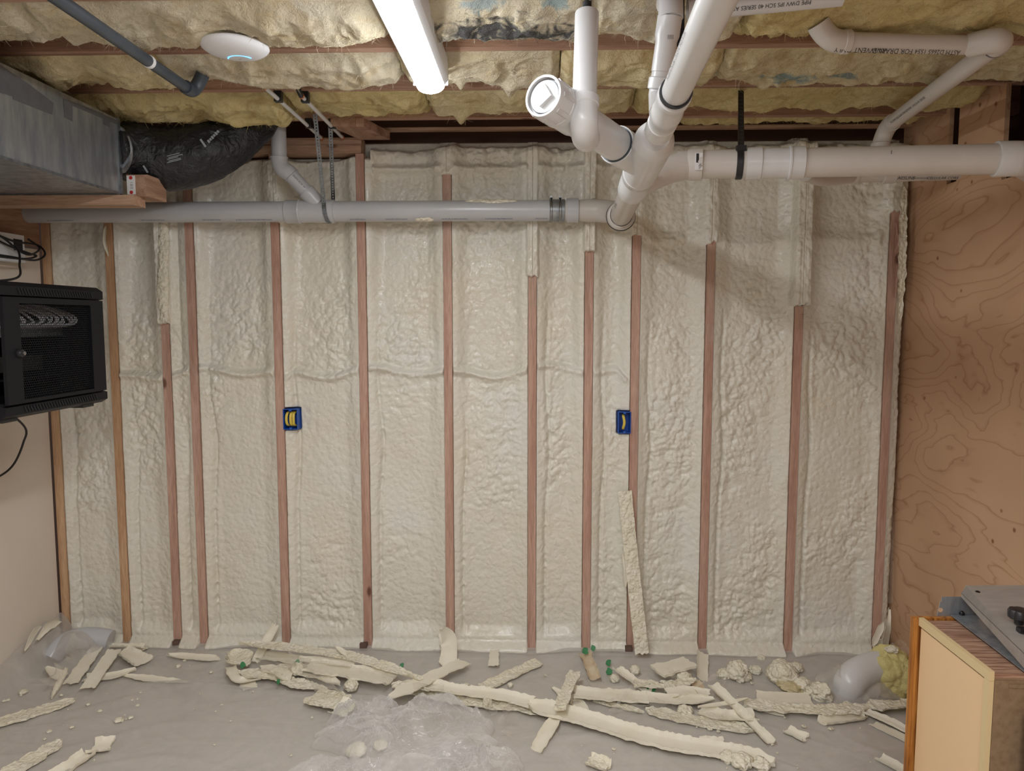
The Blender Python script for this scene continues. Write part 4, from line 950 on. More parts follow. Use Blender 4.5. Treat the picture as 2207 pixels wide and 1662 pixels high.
# ================================================================== NETWORK RACK ON THE LEFT WALL
t = thing('network_rack', 'black wall-mounted network rack with a perforated door on the left wall', 'network rack', (-2.02, 2.625, 1.27))
KX, KY0, KY1, KZ0, KZ1 = -1.72, 2.352, 2.918, 1.272, 1.728
mb = MB()
def vents(mb, z0, z1, y0, y1, n, x):
    for k in range(n):
        y = y0 + (y1 - y0) * k / (n - 1); mb.beam((x, y - .008, z1), (x, y + .003, z0), .0035, .004, up=(1, 0, 0))
xw = XL + .002
top = [(xw, KZ1), (KX - .02, KZ1), (KX + .004, KZ1 - .016), (KX + .004, KZ1 - .046), (KX - .012, KZ1 - .050), (KX - .012, KZ1 - .062), (xw, KZ1 - .062)]
mb.prism([(a, KY0 - .006, b) for a, b in top], (0, KY1 - KY0 + .012, 0)); mb.build('top_panel', M['rack'], t, smooth=False)
mb = MB(); bot = [(xw, KZ0 + .055), (KX - .012, KZ0 + .055), (KX - .012, KZ0 + .046), (KX + .004, KZ0 + .042), (KX + .004, KZ0 + .014), (KX - .02, KZ0), (xw, KZ0)]
mb.prism([(a, KY0 - .006, b) for a, b in bot], (0, KY1 - KY0 + .012, 0)); mb.build('bottom_panel', M['rack'], t, smooth=False)
mb = MB(); vents(mb, KZ1 - .042, KZ1 - .022, KY0 + .09, KY1 - .07, 28, KX + .0046); mb.build('vent_slots', M['black'], t, smooth=False)
mb = MB(); vents(mb, KZ0 + .018, KZ0 + .038, KY0 + .09, KY1 - .07, 28, KX + .0046); mb.build('vent_slots', M['black'], t, smooth=False)
for y in (KY0 - .004, KY1 - .001): MB().box((xw, y, KZ0 + .05), (KX - .03, y + .003, KZ1 - .05)).build('side_panel', M['rack'], t, smooth=False)
for y in (KY0 + .002, KY1 - .037): MB().box((KX - .16, y, KZ0 + .055), (KX - .125, y + .035, KZ1 - .062)).build('mounting_rail', M['rack'], t, smooth=False)
for yy in (KY0 + .01, KY1 - .12): MB().box((KX - .10, yy, KZ0 - .010), (KX - .02, yy + .07, KZ0)).build('foot', M['black'], t, smooth=False)
# door: frame and honeycomb mesh
dy0, dy1, dz0, dz1 = KY0 + .004, KY1 - .004, KZ0 + .050, KZ1 - .052
my0, my1, mz0, mz1 = dy0 + .077, dy1 - .082, dz0 + .012, dz1 - .020
mb = MB()
for a in ((dy0, dz0, dy1, mz0), (dy0, mz1, dy1, dz1), (dy0, mz0, my0, mz1), (my1, mz0, dy1, mz1)): mb.box((KX - .004, a[0], a[1]), (KX + .008, a[2], a[3]))
mb.build('door_frame', M['rack'], t, smooth=False)
V = []; F = []; pt = 0.0092
ny = int((my1 - my0) / pt); nz = int((mz1 - mz0) / (pt * .866))
for j in range(nz):
    for i in range(ny):
        cy = my0 + (i + .5 + (.5 if j % 2 else 0)) * pt; cz = mz0 + (j + .55) * pt * .866
        if cy > my1 - pt * .4: continue
        b_ = len(V)
        for rr, xx in ((.578, .0), (.455, .0), (.455, -.0010)):
            for k in range(6):
                a = math.pi / 3 * k + math.pi / 6; V.append((KX + .002 + xx, cy + math.cos(a) * rr * pt, cz + math.sin(a) * rr * pt))
        for q in range(2):
            for k in range(6): F.append((b_ + q * 6 + k, b_ + q * 6 + (k + 1) % 6, b_ + (q + 1) * 6 + (k + 1) % 6, b_ + (q + 1) * 6 + k))
obj('door_mesh', V, F, M['rack'], t, smooth=False, auto=None)
q = Vector((KX + .008, my0 - .012, (mz0 + mz1) / 2 - .005))
MB().lathe(q, q + X1, [(0, .016), (.008, .015), (.012, .012)]).build('latch', M['black'], t)
MB().lathe(q + Vector((.012, .004, 0)), q + X1 * 2 + Vector((.012, .004, 0)), [(0, .0065), (.004, .0065), (.005, .005)]).build('lock', M['screwgrey'], t)
# equipment inside
MB().box((KX - .15, KY0 + .04, 1.540), (KX - .135, KY1 - .04, 1.600)).build('patch_panel', M['strap'], t, smooth=False)
MB().box((KX - .42, KY0 + .05, 1.415), (KX - .15, KY1 - .15, 1.470)).build('switch_unit', M['black'], t, smooth=False)
MB().box((KX - .42, KY0 + .04, 1.385), (KX - .14, KY1 - .04, 1.391)).build('shelf', M['rack'], t, smooth=False)
rr = random.Random(8)
for k in range(17):
    y = KY0 + .10 + k * .021; z = 1.655 - rr.random() * .02
    pts = [(KX - .15, y - .04, z), (KX - .11, y + .02, z + .005 - .01 * rr.random()), (KX - .075, y + .07 + .03 * rr.random(), 1.62 - .02 * rr.random()), (KX - .08, y + .06 + .05 * rr.random(), 1.585), (KX - .133, y + .03, 1.572)]
    pts = [(a, min(b, KY1 - .05), c_) for a, b, c_ in pts]
    MB().sweep(bez(pts, 6), .0042, 8).build('patch_cable', M['greycable'], t)
# loose black cables above and below the rack
def cable(label, pts, r=.0045):
    o = MB().sweep(bez(pts, 10), r, 10).build('black_cable', M['black'], label=label, cat='cable', group='black cables by the rack'); return o
xc = XL + .03
Cc = lambda px, py, X=-2.27: WX(px, py, X)
cable('black cable looping furthest right above the rack', [Cc(-30, 495), Cc(30, 520), Cc(80, 528), Cc(97, 548, -2.22), Cc(75, 561, -2.22), Cc(20, 553, -2.2), Cc(-30, 545, -2.2)])
cable('black cable looping tightly above the rack, inside the widest loop', [Cc(-30, 505, -2.26), Cc(20, 530, -2.26), Cc(60, 545, -2.22), Cc(78, 552, -2.2), Cc(50, 558, -2.2), Cc(-30, 550, -2.18)])
cable('black cable sagging from the upper left edge over the white box', [Cc(-30, 490, -2.24), Cc(10, 515, -2.24), Cc(40, 540, -2.22), Cc(66, 549, -2.2), Cc(85, 535, -2.26), Cc(60, 515, -2.29)])
cable('black cable dropping into the top of the rack', [Cc(30, 530, -2.23), Cc(41, 545, -2.2), Cc(42, 570, -2.15), Cc(34, 600, -2.05), Vector((-2.05, 2.64, 1.735))])
cable('black cable hanging below the rack and curving to the left edge', [Vector((-2.18, 2.93, 1.267)), Cc(53, 920, -2.2), Cc(50, 955, -2.23), Cc(30, 1000, -2.26), Cc(0, 1026, -2.27), Cc(-50, 1045, -2.27)])
t = thing('outlet_box', 'white electrical box on the ledger board above the rack', 'electrical box', (XL + .03, 3.2, 1.86))
MB().box((XL + .0065, 3.10, 1.855), (XL + .055, 3.29, 1.975)).build('box', M['white'], t, smooth=False)
MB().box((XL + .0552, 3.22, 1.905), (XL + .057, 3.275, 1.955)).build('label', M['print'], t, smooth=False)
# ================================================================== BLUE OUTLET BOXES
def bluebox(px0, px1, py0, py1, cables, label):
    a = WY(px0, py1, YB - .004); b = WY(px1, py0, YB - .004); x0, x1, z0, z1 = a.x, b.x, a.z, b.z
    t = thing('outlet_box', label, 'electrical box', ((x0 + x1) / 2, YB + .02, z0), 'blue boxes in the foam wall')
    w_ = .003; mb = MB(); y0, y1 = YB - .006, YB + .06
    mb.box((x0, y0, z0), (x0 + w_, y1, z1)).box((x1 - w_, y0, z0), (x1, y1, z1)).box((x0 + w_, y0, z0), (x1 - w_, y1, z0 + w_)).box((x0 + w_, y0, z1 - w_), (x1 - w_, y1, z1)).box((x0 + w_, y1 - w_, z0 + w_), (x1 - w_, y1, z1 - w_))
    cx = (x0 + x1) / 2
    for zz, s_ in ((z0 + w_, 1), (z1 - w_, -1)): mb.box((cx - .006, y0, min(zz, zz + s_ * .007)), (cx + .006, y0 + .02, max(zz, zz + s_ * .007)))
    mb.build('box', M['bluebox'], t, smooth=False)
    for fx, bow in cables:
        x = x0 + (x1 - x0) * fx
        pts = [(x + .004, y0 + .045, z1 - .015), (x - bow * .3, y0 + .014, z1 - .022), (x - bow, y0 + .006, (z0 + z1) / 2), (x - bow * .2, y0 + .014, z0 + .022), (x + .006, y0 + .045, z0 + .015)]
        P_ = bez(pts, 8); mb = MB()
        mb.sweep(P_, .0042, 8); mb.sweep([p + Vector((.0045, 0, 0)) for p in P_], .0042, 8); mb.build('yellow_cable', M['yellowcable'], t)
    return t
bluebox(611, 641, 882, 926, [(.22, .004), (.48, .002), (.66, .000)], 'blue electrical box with three yellow cable loops on the left knotty stud')
bluebox(1332, 1360, 888, 934, [(.36, -.006)], 'blue electrical box with one yellow cable left of the taped stud')
# ================================================================== CABINET AND METAL PARTS, BOTTOM RIGHT
cz = .80; p0 = WZ(1975, 1328, cz); p1 = WZ(2140, 1450, cz); bx0 = (p0.x + p1.x) / 2; by1, by0 = p0.y, p1.y; bx1 = bx0 + .76
t = thing('cabinet', 'cream-sided wall cabinet standing on the floor with its oak frame facing the foam wall', 'cabinet', ((bx0 + bx1) / 2, (by0 + by1) / 2, 0.002))
fy = by1 - .020
MB().box((bx0, by0 + .004, .002), (bx0 + .006, fy, cz - .026)).build('side_panel', M['cream'], t, smooth=False)
MB().box((bx0 - .004, by0, cz - .020), (bx0 + .008, fy + .006, cz + .002)).box((bx0 - .004, by0, .002), (bx0 + .008, by0 + .018, cz - .0205)).build('edge_strip', M['creamedge'], t, smooth=False)
MB().box((bx1 - .012, by0 + .004, .002), (bx1, fy, cz)).build('side_panel', M['cream'], t, smooth=False)
MB().box((bx0 + .0085, by0 + .004, cz - .014), (bx1 - .013, fy, cz - .004)).build('top_panel', M['veneer'], t, smooth=False)
MB().box((bx0 + .009, by0 - .001, .002), (bx1 - .013, by0 + .003, cz - .018)).box((bx0 + .04, by0 - .004, cz - .034), (bx1 - .013, by0 - .0012, cz - .026)).build('back_panel', M['mdf'], t, smooth=False)
MB().box((bx0 - .019, fy + .0065, .002), (bx0 + .036, by1, cz)).build('frame_stile', M['oak'], t, smooth=False)
MB().box((bx1 - .03, fy + .0065, .002), (bx1, by1, cz)).build('frame_stile', M['oak'], t, smooth=False)
MB().box((bx0 + .037, fy + .0065, cz - .045), (bx1 - .031, by1, cz)).build('frame_rail', M['oak'], t, smooth=False)
MB().box((WY(2200, 1662, by0 - .02).x, by0 - .06, .002), (bx1, by0 - .03, .72)).build('panel', M['darkboard'], label='dark brown board at the right edge in front of the cabinet', cat='board', smooth=False)
# galvanised tray with an angled steel plate and clamp knob
mz = cz + .0025
t = thing('metal_tray', 'galvanised sheet metal tray lying on the cabinet top', 'metal tray', (bx0 + .35, (by0 + by1) / 2, mz))
a = WZ(2050, 1328, mz); b_ = WZ(2235, 1470, mz)
MB().prism([a, b_, Vector((bx1, b_.y, mz)), Vector((bx1, by1, mz)), Vector((a.x, by1, mz))], (0, 0, .003)).build('tray', M['galv'], t, smooth=False)
f0 = WY(2020, 1328, by1 + .004)
pts = [(2020, 1328), (2027, 1297), (2030, 1297), (2030, 1287), (2066, 1287), (2110, 1290), (2112, 1328)]
mb = MB(); mb.prism([WY(px, py, by1 + .002) for px, py in pts], (0, .003, 0)); mb.build('flange', M['galv'], t, smooth=False)
q = WY(2027, 1315, by1 + .0015); MB().lathe(q, q - Vector((0, 1, 0)), [(0, .006), (.0006, .006)], 16).build('hole', M['stud_pale'], t, smooth=False)
q = WY(2073, 1322, by1 - .002); MB().lathe(q, q - Vector((0, 1, 0)), [(0, .007), (.004, .006), (.006, .003)], 16).build('screw', M['darkscrew'], t)
pA = WZ(2072, 1278, cz + .065); pB = WZ(2215, 1415, cz + .045); pC = WZ(2290, 1415, cz + .045); pD = WZ(2290, 1262, cz + .085); pE = WZ(2083, 1263, cz + .085)
t = thing('steel_plate', 'tilted brushed steel machine plate lying over the metal tray', 'steel plate', tuple(pA - Vector((0, 0, .06))))
dz = Vector((0, 0, -.003)); mb = MB().prism([pA, pB, pC, pD, pE], dz); mb.build('plate', M['steel'], t, smooth=False)
ed = (pB - pA).normalized(); MB().prism([pA, pB, pB + Vector((0, 0, -.035)), pA + Vector((0, 0, -.012))], Vector((.003, 0, 0))).build('folded_edge', M['steel'], t, smooth=False)
MB().prism([pE, pE + (pD - pE) * .95, pE + (pD - pE) * .95 + Vector((0, -.001, -.045)), pA + Vector((.006, .0, .004))], Vector((0, .003, 0))).build('raised_lip', M['steel'], t, smooth=False)
q = WZ(2107, 1278, cz + .078); MB().lathe(q, q + Vector((0, 0, 1)), [(0, .007), (.004, .006), (.006, .002)], 16).build('screw', M['darkscrew'], t)
q = WZ(2196, 1345, cz + .066)
t = thing('clamp_knob', 'black lobed clamp knob standing on the steel plate at the right edge', 'knob', tuple(q))
V = []; F = []; n = 60
pr_ = [(0, .010), (.012, .011), (.014, .020), (.018, .0245), (.030, .0245), (.036, .021), (.038, .010), (.038, .0)]
for tt, r in pr_:
    for k in range(n):
        a = 2 * math.pi * k / n; g = 1 + (.16 * abs(math.cos(a * 3)) - .08) * (1 if r > .015 else 0)
        V.append(q + Vector((math.cos(a) * r * g, math.sin(a) * r * g, tt)))
for i in range(len(pr_) - 1):
    for k in range(n): F.append((i * n + k, i * n + (k + 1) % n, (i + 1) * n + (k + 1) % n, (i + 1) * n + k))
obj('knob', V, F, M['black'], t)
MB().box(q + Vector((-.022, -.04, -.006)), q + Vector((.05, -.024, .004))).box(q + Vector((-.016, -.055, -.006)), q + Vector((.05, -.043, .002))).build('clamp_bar', M['black'], t, smooth=False)
# ================================================================== SHEETING, STUB PIPES ON THE FLOOR
t = thing('stub_pipe', 'bluish pipe elbow under the sheeting in the left corner', 'pipe', (-2.14, 3.36, .02))
a = Vector((-2.235, 3.34, .10)); 
run(t, 'pipe', arc((-2.25, 3.27, .03), (-2.22, 3.36, .13), (-2.02, 3.37, .075), 14), .048, M['pvc_grey'])
t = thing('stub_pipe', 'white pipe elbow under the sheeting beside the yellow insulation chunk', 'pipe', (1.22, 3.1, .02))
a = WZ(1800, 1500, .01); b_ = WZ(1850, 1425, .10)
run(t, 'pipe', [WZ(1828, 1492, .012)] + arc(WZ(1828, 1484, .05), WZ(1830, 1442, .13), WZ(1930, 1430, .11), 14), .064, M['pvc'])
nx, ny = 520, 300
xs = np.linspace(XL + .004, XR - .004, nx); ys = np.linspace(1.9, 3.475, ny); X, Y = np.meshgrid(xs, ys)
def sheetz(X, Y):
    f1 = ridged(X * 1.4 + .6 * vn(X, Y * 2, 301), Y * 4.0 + 1.2 * vn(X * 1.5, Y, 302), 303, 2)
    z = .005 + .006 * sstep(.45, .95, f1) + .003 * sstep(.3, .9, ridged(X * 5 + 2 * vn(X * 3, Y * 3, 304), Y * 7, 305, 2)) + .0012 * (1 + fbm(X * 20, Y * 20, 306, 2))
    # folds parallel to the wall near its foot
    z = z + .016 * np.exp(-((Y - 3.37 - .02 * vn(X * 3, X * 0, 307)) / .03) ** 2) * (.6 + .4 * vn(X * 5, X * 0, 308))
    z = z + .012 * np.exp(-((Y - 3.06 - .10 * vn(X * 1.2, X * 0, 309)) / .012) ** 2) * sstep(-.1, .4, vn(X * 1.5, X * 0, 310))
    z = z + .012 * sstep(3.42, 3.47, Y)
    # climbing the left and right walls
    dl = X - XL; z = z + (.10 + .05 * vn(Y * 4, Y * 0, 311)) * sstep(.12, .0, dl) * sstep(2.4, 3.1, Y)
    z = z + .13 * np.exp(-(((X + 2.16) / .13) ** 2 + ((Y - 3.33) / .10) ** 2) ** 1.5)
    z = z + .05 * sstep(.06, .0, XR - X)
    sc_ = WZ(1850, 1455, .08)
    z = z + .085 * np.exp(-(((X - sc_.x) / .17) ** 2 + ((Y - sc_.y) / .115) ** 2) ** 2)
    return z
Z = sheetz(X, Y)
V = np.stack([X, Y, Z], -1).reshape(-1, 3)
o = obj('plastic_sheeting', V, grid_faces(nx, ny), M['sheeting'], auto=None)
setp(o, 'milky clear plastic sheeting laid over the concrete floor up to the foam wall', 'plastic sheeting')
def sz(x, y): return float(sheetz(np.array([x]), np.array([y]))[0])
def G(px, py, h=0.0):
    p = WZ(px, py, h + .008); return p
# ================================================================== FOAM OFFCUTS
def strip(pts, w, label, style='smooth', curl=.006, thick=.006, seed=1, roll=0.0, name='foam_strip', m=None, taper=(.0, .0), group='foam offcuts on the floor', rag=.15, nrm=None, cat='foam strip'):
    P = bez(pts, 10) if len(pts) > 2 else [Vector(pts[0]).lerp(Vector(pts[1]), i / 12) for i in range(13)]
    L = [0.0]
    for i in range(1, len(P)): L.append(L[-1] + (P[i] - P[i - 1]).length)
    n = max(6, int(L[-1] / .007)); k = 13; V = []
    tot = L[-1]; j = 0
    for i in range(n + 1):
        s_ = tot * i / n
        while j < len(L) - 2 and L[j + 1] < s_: j += 1
        p = P[j].lerp(P[j + 1], (s_ - L[j]) / max(L[j + 1] - L[j], 1e-9)); d = (P[min(j + 2, len(P) - 1)] - P[max(j - 1, 0)]).normalized()
        up = Vector(nrm) if nrm is not None else Vector((0, 0, 1)); sd = d.cross(up).normalized(); up = sd.cross(d).normalized()
        ro = Matrix.Rotation(roll, 3, d); sd = ro @ sd; up = ro @ up
        f = i / n
        ww = w * (1 + rag * float(vn(s_ * 28, seed * 1.7, seed)) + .5 * rag * float(vn(s_ * 80, seed * 2.7, seed + 1)))
        if taper[0] and f < taper[0]: ww *= (.25 + .75 * f / taper[0])
        if taper[1] and 1 - f < taper[1]: ww *= (.25 + .75 * (1 - f) / taper[1])
        row = []
        for c_ in range(k):
            q = -1 + 2 * c_ / (k - 1)
            e_ = curl * abs(q) ** 3
            off = .006 * float(vn(q * 3, f * 3 + seed, seed + 2)) if i in (0, n) else 0
            thk = thick * .62
            b_ = 0
            if style == 'rough': b_ = .0035 * float(vn(s_ * 110, q * 3.2, seed + 5)) + .003 * float(vn(s_ * 45, q * 1.6, seed + 6)) + .003 * (1 - q * q)
            elif style == 'lips': b_ = (.0035 * float(vn(s_ * 90, q, seed + 7)) + .005) * (1 if abs(q) > .8 else 0)
            else: b_ = .0006 * float(vn(s_ * 40, q * 2, seed + 8))
            row.append((q, e_, b_, off))
        for q, e_, b_, off in row: V.append(p + sd * (q * ww / 2) + up * (e_ + thk + b_) + d * off)
        for q, e_, b_, off in row: V.append(p + sd * (q * ww / 2) + up * (e_) + d * off)
    F = []
    for i in range(n):
        a = i * 2 * k; b_ = a + 2 * k
        for c_ in range(k - 1):
            F.append((a + c_, a + c_ + 1, b_ + c_ + 1, b_ + c_)); F.append((a + k + c_ + 1, a + k + c_, b_ + k + c_, b_ + k + c_ + 1))
        F.append((a + k, a, b_, b_ + k)); F.append((a + k - 1, a + 2 * k - 1, b_ + 2 * k - 1, b_ + k - 1))
    for e, s_ in ((0, 1), (n * 2 * k, -1)):
        for c_ in range(k - 1):
            q_ = (e + c_, e + k + c_, e + k + c_ + 1, e + c_ + 1); F.append(q_ if s_ > 0 else q_[::-1])
    m = m or (M['scrap_rough'] if style == 'rough' else M['scrap'])
    o = obj(name, V, F, m, auto=50); return setp(o, label, cat, group)
PXM = 1 / 480.0      # metres per pixel on the floor near the wall
def fs(pts, wpx, label, h=(0, 0), **k):
    """offcut lying on the floor: pts = pixels on its underside, h = heights of its ends"""
    n = len(pts); W_ = []
    for i, p in enumerate(pts):
        hh = h[0] + (h[1] - h[0]) * i / (n - 1) if len(h) == 2 else h[i]
        W_.append(G(p[0], p[1], hh))
    mid = W_[n // 2]; sc_ = mid.y / FPX * 1.0
    k.setdefault('seed', int(pts[0][0] + pts[0][1]))
    d = Vector(pts[-1]) - Vector(pts[0])
    # a strip running across the picture shows its width foreshortened; widen it back
    el = (CZ - mid.z) / mid.y; c_ = abs(d.x) / max(d.length, 1); fac = 1 / math.sqrt((1 - c_ * c_) + (c_ * el / math.sqrt(1 + el * el)) ** 2) if c_ < .999 else 2.2
    fac = min(fac, 1.7)
    return strip(W_, wpx * sc_ * fac, label, **k)
FG = 'foam offcuts on the floor'
fs([(210, 1396), (153, 1474)], 27, 'flat smooth board of foam, left of two leaning side by side near the left corner', h=(.05, .012), thick=.008, curl=.002)
fs([(247, 1402), (190, 1484)], 27, 'flat smooth board of foam, right of two side by side near the left corner', h=(.055, .02), thick=.008, curl=.002)
fs([(146, 1442), (113, 1506)], 11, 'narrow foam sliver left of the two flat foam boards', h=(.05, .004), taper=(.2, .3), style='lips')
fs([(98, 1440), (134, 1462)], 20, 'pointed foam scrap at the left end of the two-board heap', taper=(.6, 0), h=(.02, .005))
fs([(182, 1466), (240, 1462), (292, 1446)], 20, 'curved pointed foam scrap under the two flat foam boards', taper=(0, .4), curl=.012)
fs([(262, 1457), (330, 1466), (402, 1472)], 14, 'thin saw-edged foam sliver right of the two flat foam boards', taper=(.3, .35), thick=.003, rag=.3)
fs([(263, 1404), (310, 1430)], 26, 'stubby lipped foam offcut right of the two flat boards at the wall foot', style='lips', h=(.03, .008), thick=.009)
fs([(362, 1415), (415, 1420), (472, 1424)], 15, 'long narrow foam offcut on the floor below the paired left studs', taper=(.2, .1), curl=.010)
fs([(222, 1394), (310, 1396)], 9, 'thin foam strip against the wall foot behind the two foam boards', h=(.03, .03), style='lips')
fs([(292, 1408), (314, 1398)], 12, 'small curled foam chip at the wall foot beside the lipped offcut', style='rough', thick=.012)
fs([(-20, 1568), (60, 1545), (160, 1514)], 26, 'thick bumpy foam strip entering at the left edge', style='rough', thick=.016, rag=.3, taper=(0, .2))
fs([(-10, 1690), (60, 1648), (133, 1602)], 32, 'broad bumpy foam strip at the bottom left corner', style='rough', thick=.016, rag=.25, taper=(0, .12))
fs([(122, 1680), (190, 1630)], 28, 'channel-shaped foam piece cut off by the bottom edge at left', style='lips', thick=.010, curl=.012)
fs([(198, 1616), (240, 1612)], 30, 'small square foam block with raised rims near the bottom left', style='lips', thick=.012, curl=.014)
strip([WX(52, 1402, XL + .05), WX(72, 1365, XL + .03), WX(88, 1348, XL + .02)], .032, 'thin pale foam sliver leaning on the left wall over the sheeting', seed=5, taper=(.3, .3), thick=.004, curl=.002, group=FG, nrm=(1, 0, 0))
strip([WX(78, 1378, XL + .06), WX(100, 1350, XL + .06), WX(128, 1338, XL + .05)], .04, 'crumpled translucent foam scrap above the corner pipe', seed=6, taper=(.3, .3), thick=.003, curl=.01, group=FG, nrm=(1, 0, 0))
# central heap
fs([(519, 1389), (630, 1400), (744, 1416), (830, 1440), (907, 1467)], 19, 'long white bumpy foam strip crossing the back of the central heap', h=(.075, .05), style='rough', thick=.012, taper=(.15, .2))
strip([WY(596, 1347, 3.43), WY(578, 1378, 3.40), WZ(552, 1428, .02)], .042, 'foam strip leaning on the wall at the left of the central heap', seed=12, curl=.008, group=FG, nrm=(0, -1, .3))
fs([(488, 1420), (508, 1422), (534, 1436)], 36, 'ribbed fan-shaped foam scrap at the left end of the central heap', style='rough', h=(.04, .03), curl=.02, taper=(.2, .4))
fs([(496, 1440), (512, 1470), (560, 1464)], 15, 'bent foam scrap under the fan-shaped piece', curl=.012, h=(.02, .006))
fs([(512, 1452), (580, 1458), (640, 1476), (704, 1488)], 22, 'long wavy foam strip along the front left of the central heap', style='rough', thick=.006, rag=.3, h=(.02, .01), taper=(.1, .3))
fs([(519, 1482), (552, 1474)], 20, 'small flat diamond of foam in front of the central heap', thick=.004, curl=.001)
fs([(660, 1440), (720, 1449), (845, 1470)], 33, 'wide smooth foam channel wrapped in glossy film in the central heap', h=(.045, .03), style='lips', thick=.008, curl=.012)
fs([(668, 1452), (700, 1466), (732, 1478)], 17, 'short rounded foam scrap just left of the film-wrapped channel', h=(.03, .03), curl=.012, taper=(0, .3))
fs([(722, 1396), (735, 1404), (746, 1416)], 10, 'curled foam peel over the back of the central heap', h=(.09, .07), thick=.003, taper=(.3, .3))
fs([(560, 1416), (620, 1424), (690, 1440)], 22, 'flat foam scrap in the middle left of the central heap', h=(.02, .035), curl=.010)
fs([(600, 1436), (650, 1450), (700, 1462)], 20, 'crumpled foam scrap below the long bumpy strip', style='rough', h=(.02, .03), taper=(.2, .2))
fs([(640, 1425), (690, 1428), (760, 1436)], 16, 'foam scrap wedged behind the film-wrapped channel', h=(.04, .05), curl=.01)
fs([(560, 1446), (590, 1452), (625, 1468)], 18, 'folded foam scrap in the front left of the central heap', h=(.015, .02), curl=.018, taper=(.2, .1))
fs([(672, 1505), (700, 1510), (742, 1520)], 34, 'foam lump half under the crinkled plastic bag', style='rough', h=(.01, .02), thick=.016)
fs([(722, 1528), (752, 1538)], 42, 'pale foam flap at the upper left of the plastic bag', h=(.04, .03), curl=.02)
fs([(846, 1480), (880, 1478), (930, 1487)], 16, 'short rough foam scrap right of the film-wrapped channel', style='rough', h=(.03, .03))
fs([(1002, 1428), (940, 1456), (836, 1508)], 23, 'smooth foam slat lying diagonally on top of the long strips', h=(.025, .055), thick=.007, curl=.003, taper=(0, .15))
fs([(1162, 1430), (1100, 1458), (1040, 1488)], 20, 'bumpy foam slat lying alone right of the diagonal slat', style='rough', thick=.010)
strip([WY(950, 1363, 3.42), WY(966, 1380, 3.36), WY(968, 1410, 3.33), WZ(962, 1442, .0)], .085, 'curled foam peel standing upright against the centre stud', seed=31, curl=.007, thick=.004, group=FG, nrm=(0, -1, .1), taper=(.2, .1))
strip([WY(1066, 1403, 3.43), WZ(1064, 1436, .02)], .048, 'small foam tab leaning at the wall foot right of the centre stud', seed=33, curl=.004, group=FG, nrm=(0, -1, .2))
fs([(922, 1480), (1000, 1494), (1080, 1504), (1145, 1520)], 24, 'long pale foam channel lying over the middle of the longest strip', h=(.03, .022), style='lips', thick=.010, curl=.008)
fs([(892, 1490), (1000, 1515), (1130, 1530), (1235, 1552)], 22, 'narrow foam strip under the long pale channel', h=(.006, .006), style='rough', rag=.25)
fs([(1140, 1524), (1250, 1552), (1380, 1592), (1470, 1612), (1557, 1626), (1668, 1652)], 36, 'longest foam channel with a glossy trough running to the lower right', style='lips', thick=.014, curl=.010, rag=.12, h=(.016, .004), taper=(.04, .06))
fs([(1240, 1450), (1226, 1482), (1206, 1532)], 26, 'rounded upper foam slat crossing under the longest channel, upper piece', style='rough', thick=.009, h=(.045, .05))
fs([(1204, 1542), (1180, 1580), (1156, 1622)], 27, 'smooth foam slat with hooked end below the longest channel', h=(.012, .0), thick=.007, curl=.008)
fs([(1190, 1484), (1228, 1510)], 20, 'foam corner poking out left of the rounded slat', taper=(.7, 0), thick=.004)
fs([(1235, 1510), (1255, 1530), (1270, 1552)], 30, 'pointed foam scrap right of the crossing slats', taper=(.2, .8), thick=.006)
strip([WY(1262, 1410, 3.40), WZ(1284, 1466, .02)], .052, 'stained foam channel leaning on the stud foot with green flakes', seed=41, curl=.010, style='lips', m=M['scrap_brown'], group=FG, nrm=(0, -1, .4))
fs([(1238, 1496), (1300, 1502), (1395, 1508)], 28, 'smooth foam strip, left of two in line across the right heap', h=(.02, .02), style='lips', thick=.009)
fs([(1380, 1505), (1460, 1512), (1540, 1510)], 26, 'smooth foam strip, right of two in line across the right heap', h=(.02, .02), thick=.007, taper=(0, .3), curl=.008)
fs([(1280, 1514), (1330, 1524), (1388, 1538)], 11, 'thin ragged foam strip in front of the right heap', style='rough', rag=.3, taper=(.3, .1))
fs([(1392, 1534), (1460, 1550), (1540, 1566), (1628, 1578)], 21, 'thick rolled foam strip along the front of the right heap', style='rough', thick=.014, taper=(.05, .1))
fs([(1534, 1480), (1590, 1534), (1659, 1604)], 18, 'narrow foam channel slanting down over the right heap', h=(.05, .004), style='lips', thick=.006, curl=.012)
fs([(1506, 1526), (1560, 1520), (1612, 1508)], 9, 'thin foam sliver across the narrow slanting channel', h=(.035, .035), taper=(.3, .3), thick=.004)
fs([(1416, 1450), (1488, 1430)], 30, 'flat foam block at the top of the right heap', h=(.045, .05), thick=.018, curl=.001)
strip([WY(1513, 1408, 3.41), WZ(1512, 1466, .01)], .052, 'smooth foam tab leaning at the foot of the taped stud', seed=51, curl=.006, group=FG, nrm=(0, -1, .4))
fs([(1496, 1470), (1512, 1498)], 22, 'reddish stained foam scrap below the leaning tab', m=M['scrap_brown'], h=(.02, .015), curl=.01)
fs([(1328, 1442), (1360, 1466), (1398, 1494)], 15, 'tilted foam stick left of the flat block', h=(.04, .015), style='lips')
fs([(1368, 1476), (1400, 1478), (1432, 1484)], 20, 'tapered foam wedge in the middle of the right heap', h=(.03, .03), taper=(0, .4), style='rough')
fs([(1424, 1472), (1460, 1476), (1500, 1468)], 18, 'crumpled foam scrap right of the tapered wedge', h=(.02, .03), style='rough', rag=.3, taper=(.3, .3))
fs([(1440, 1500), (1480, 1494), (1530, 1500)], 20, 'pale foam scrap under the curled clear film', h=(.02, .02), curl=.012)
fs([(1506, 1536), (1560, 1548), (1628, 1548)], 24, 'broad foam scrap right of the film curls', style='lips', h=(.012, .02), curl=.012)
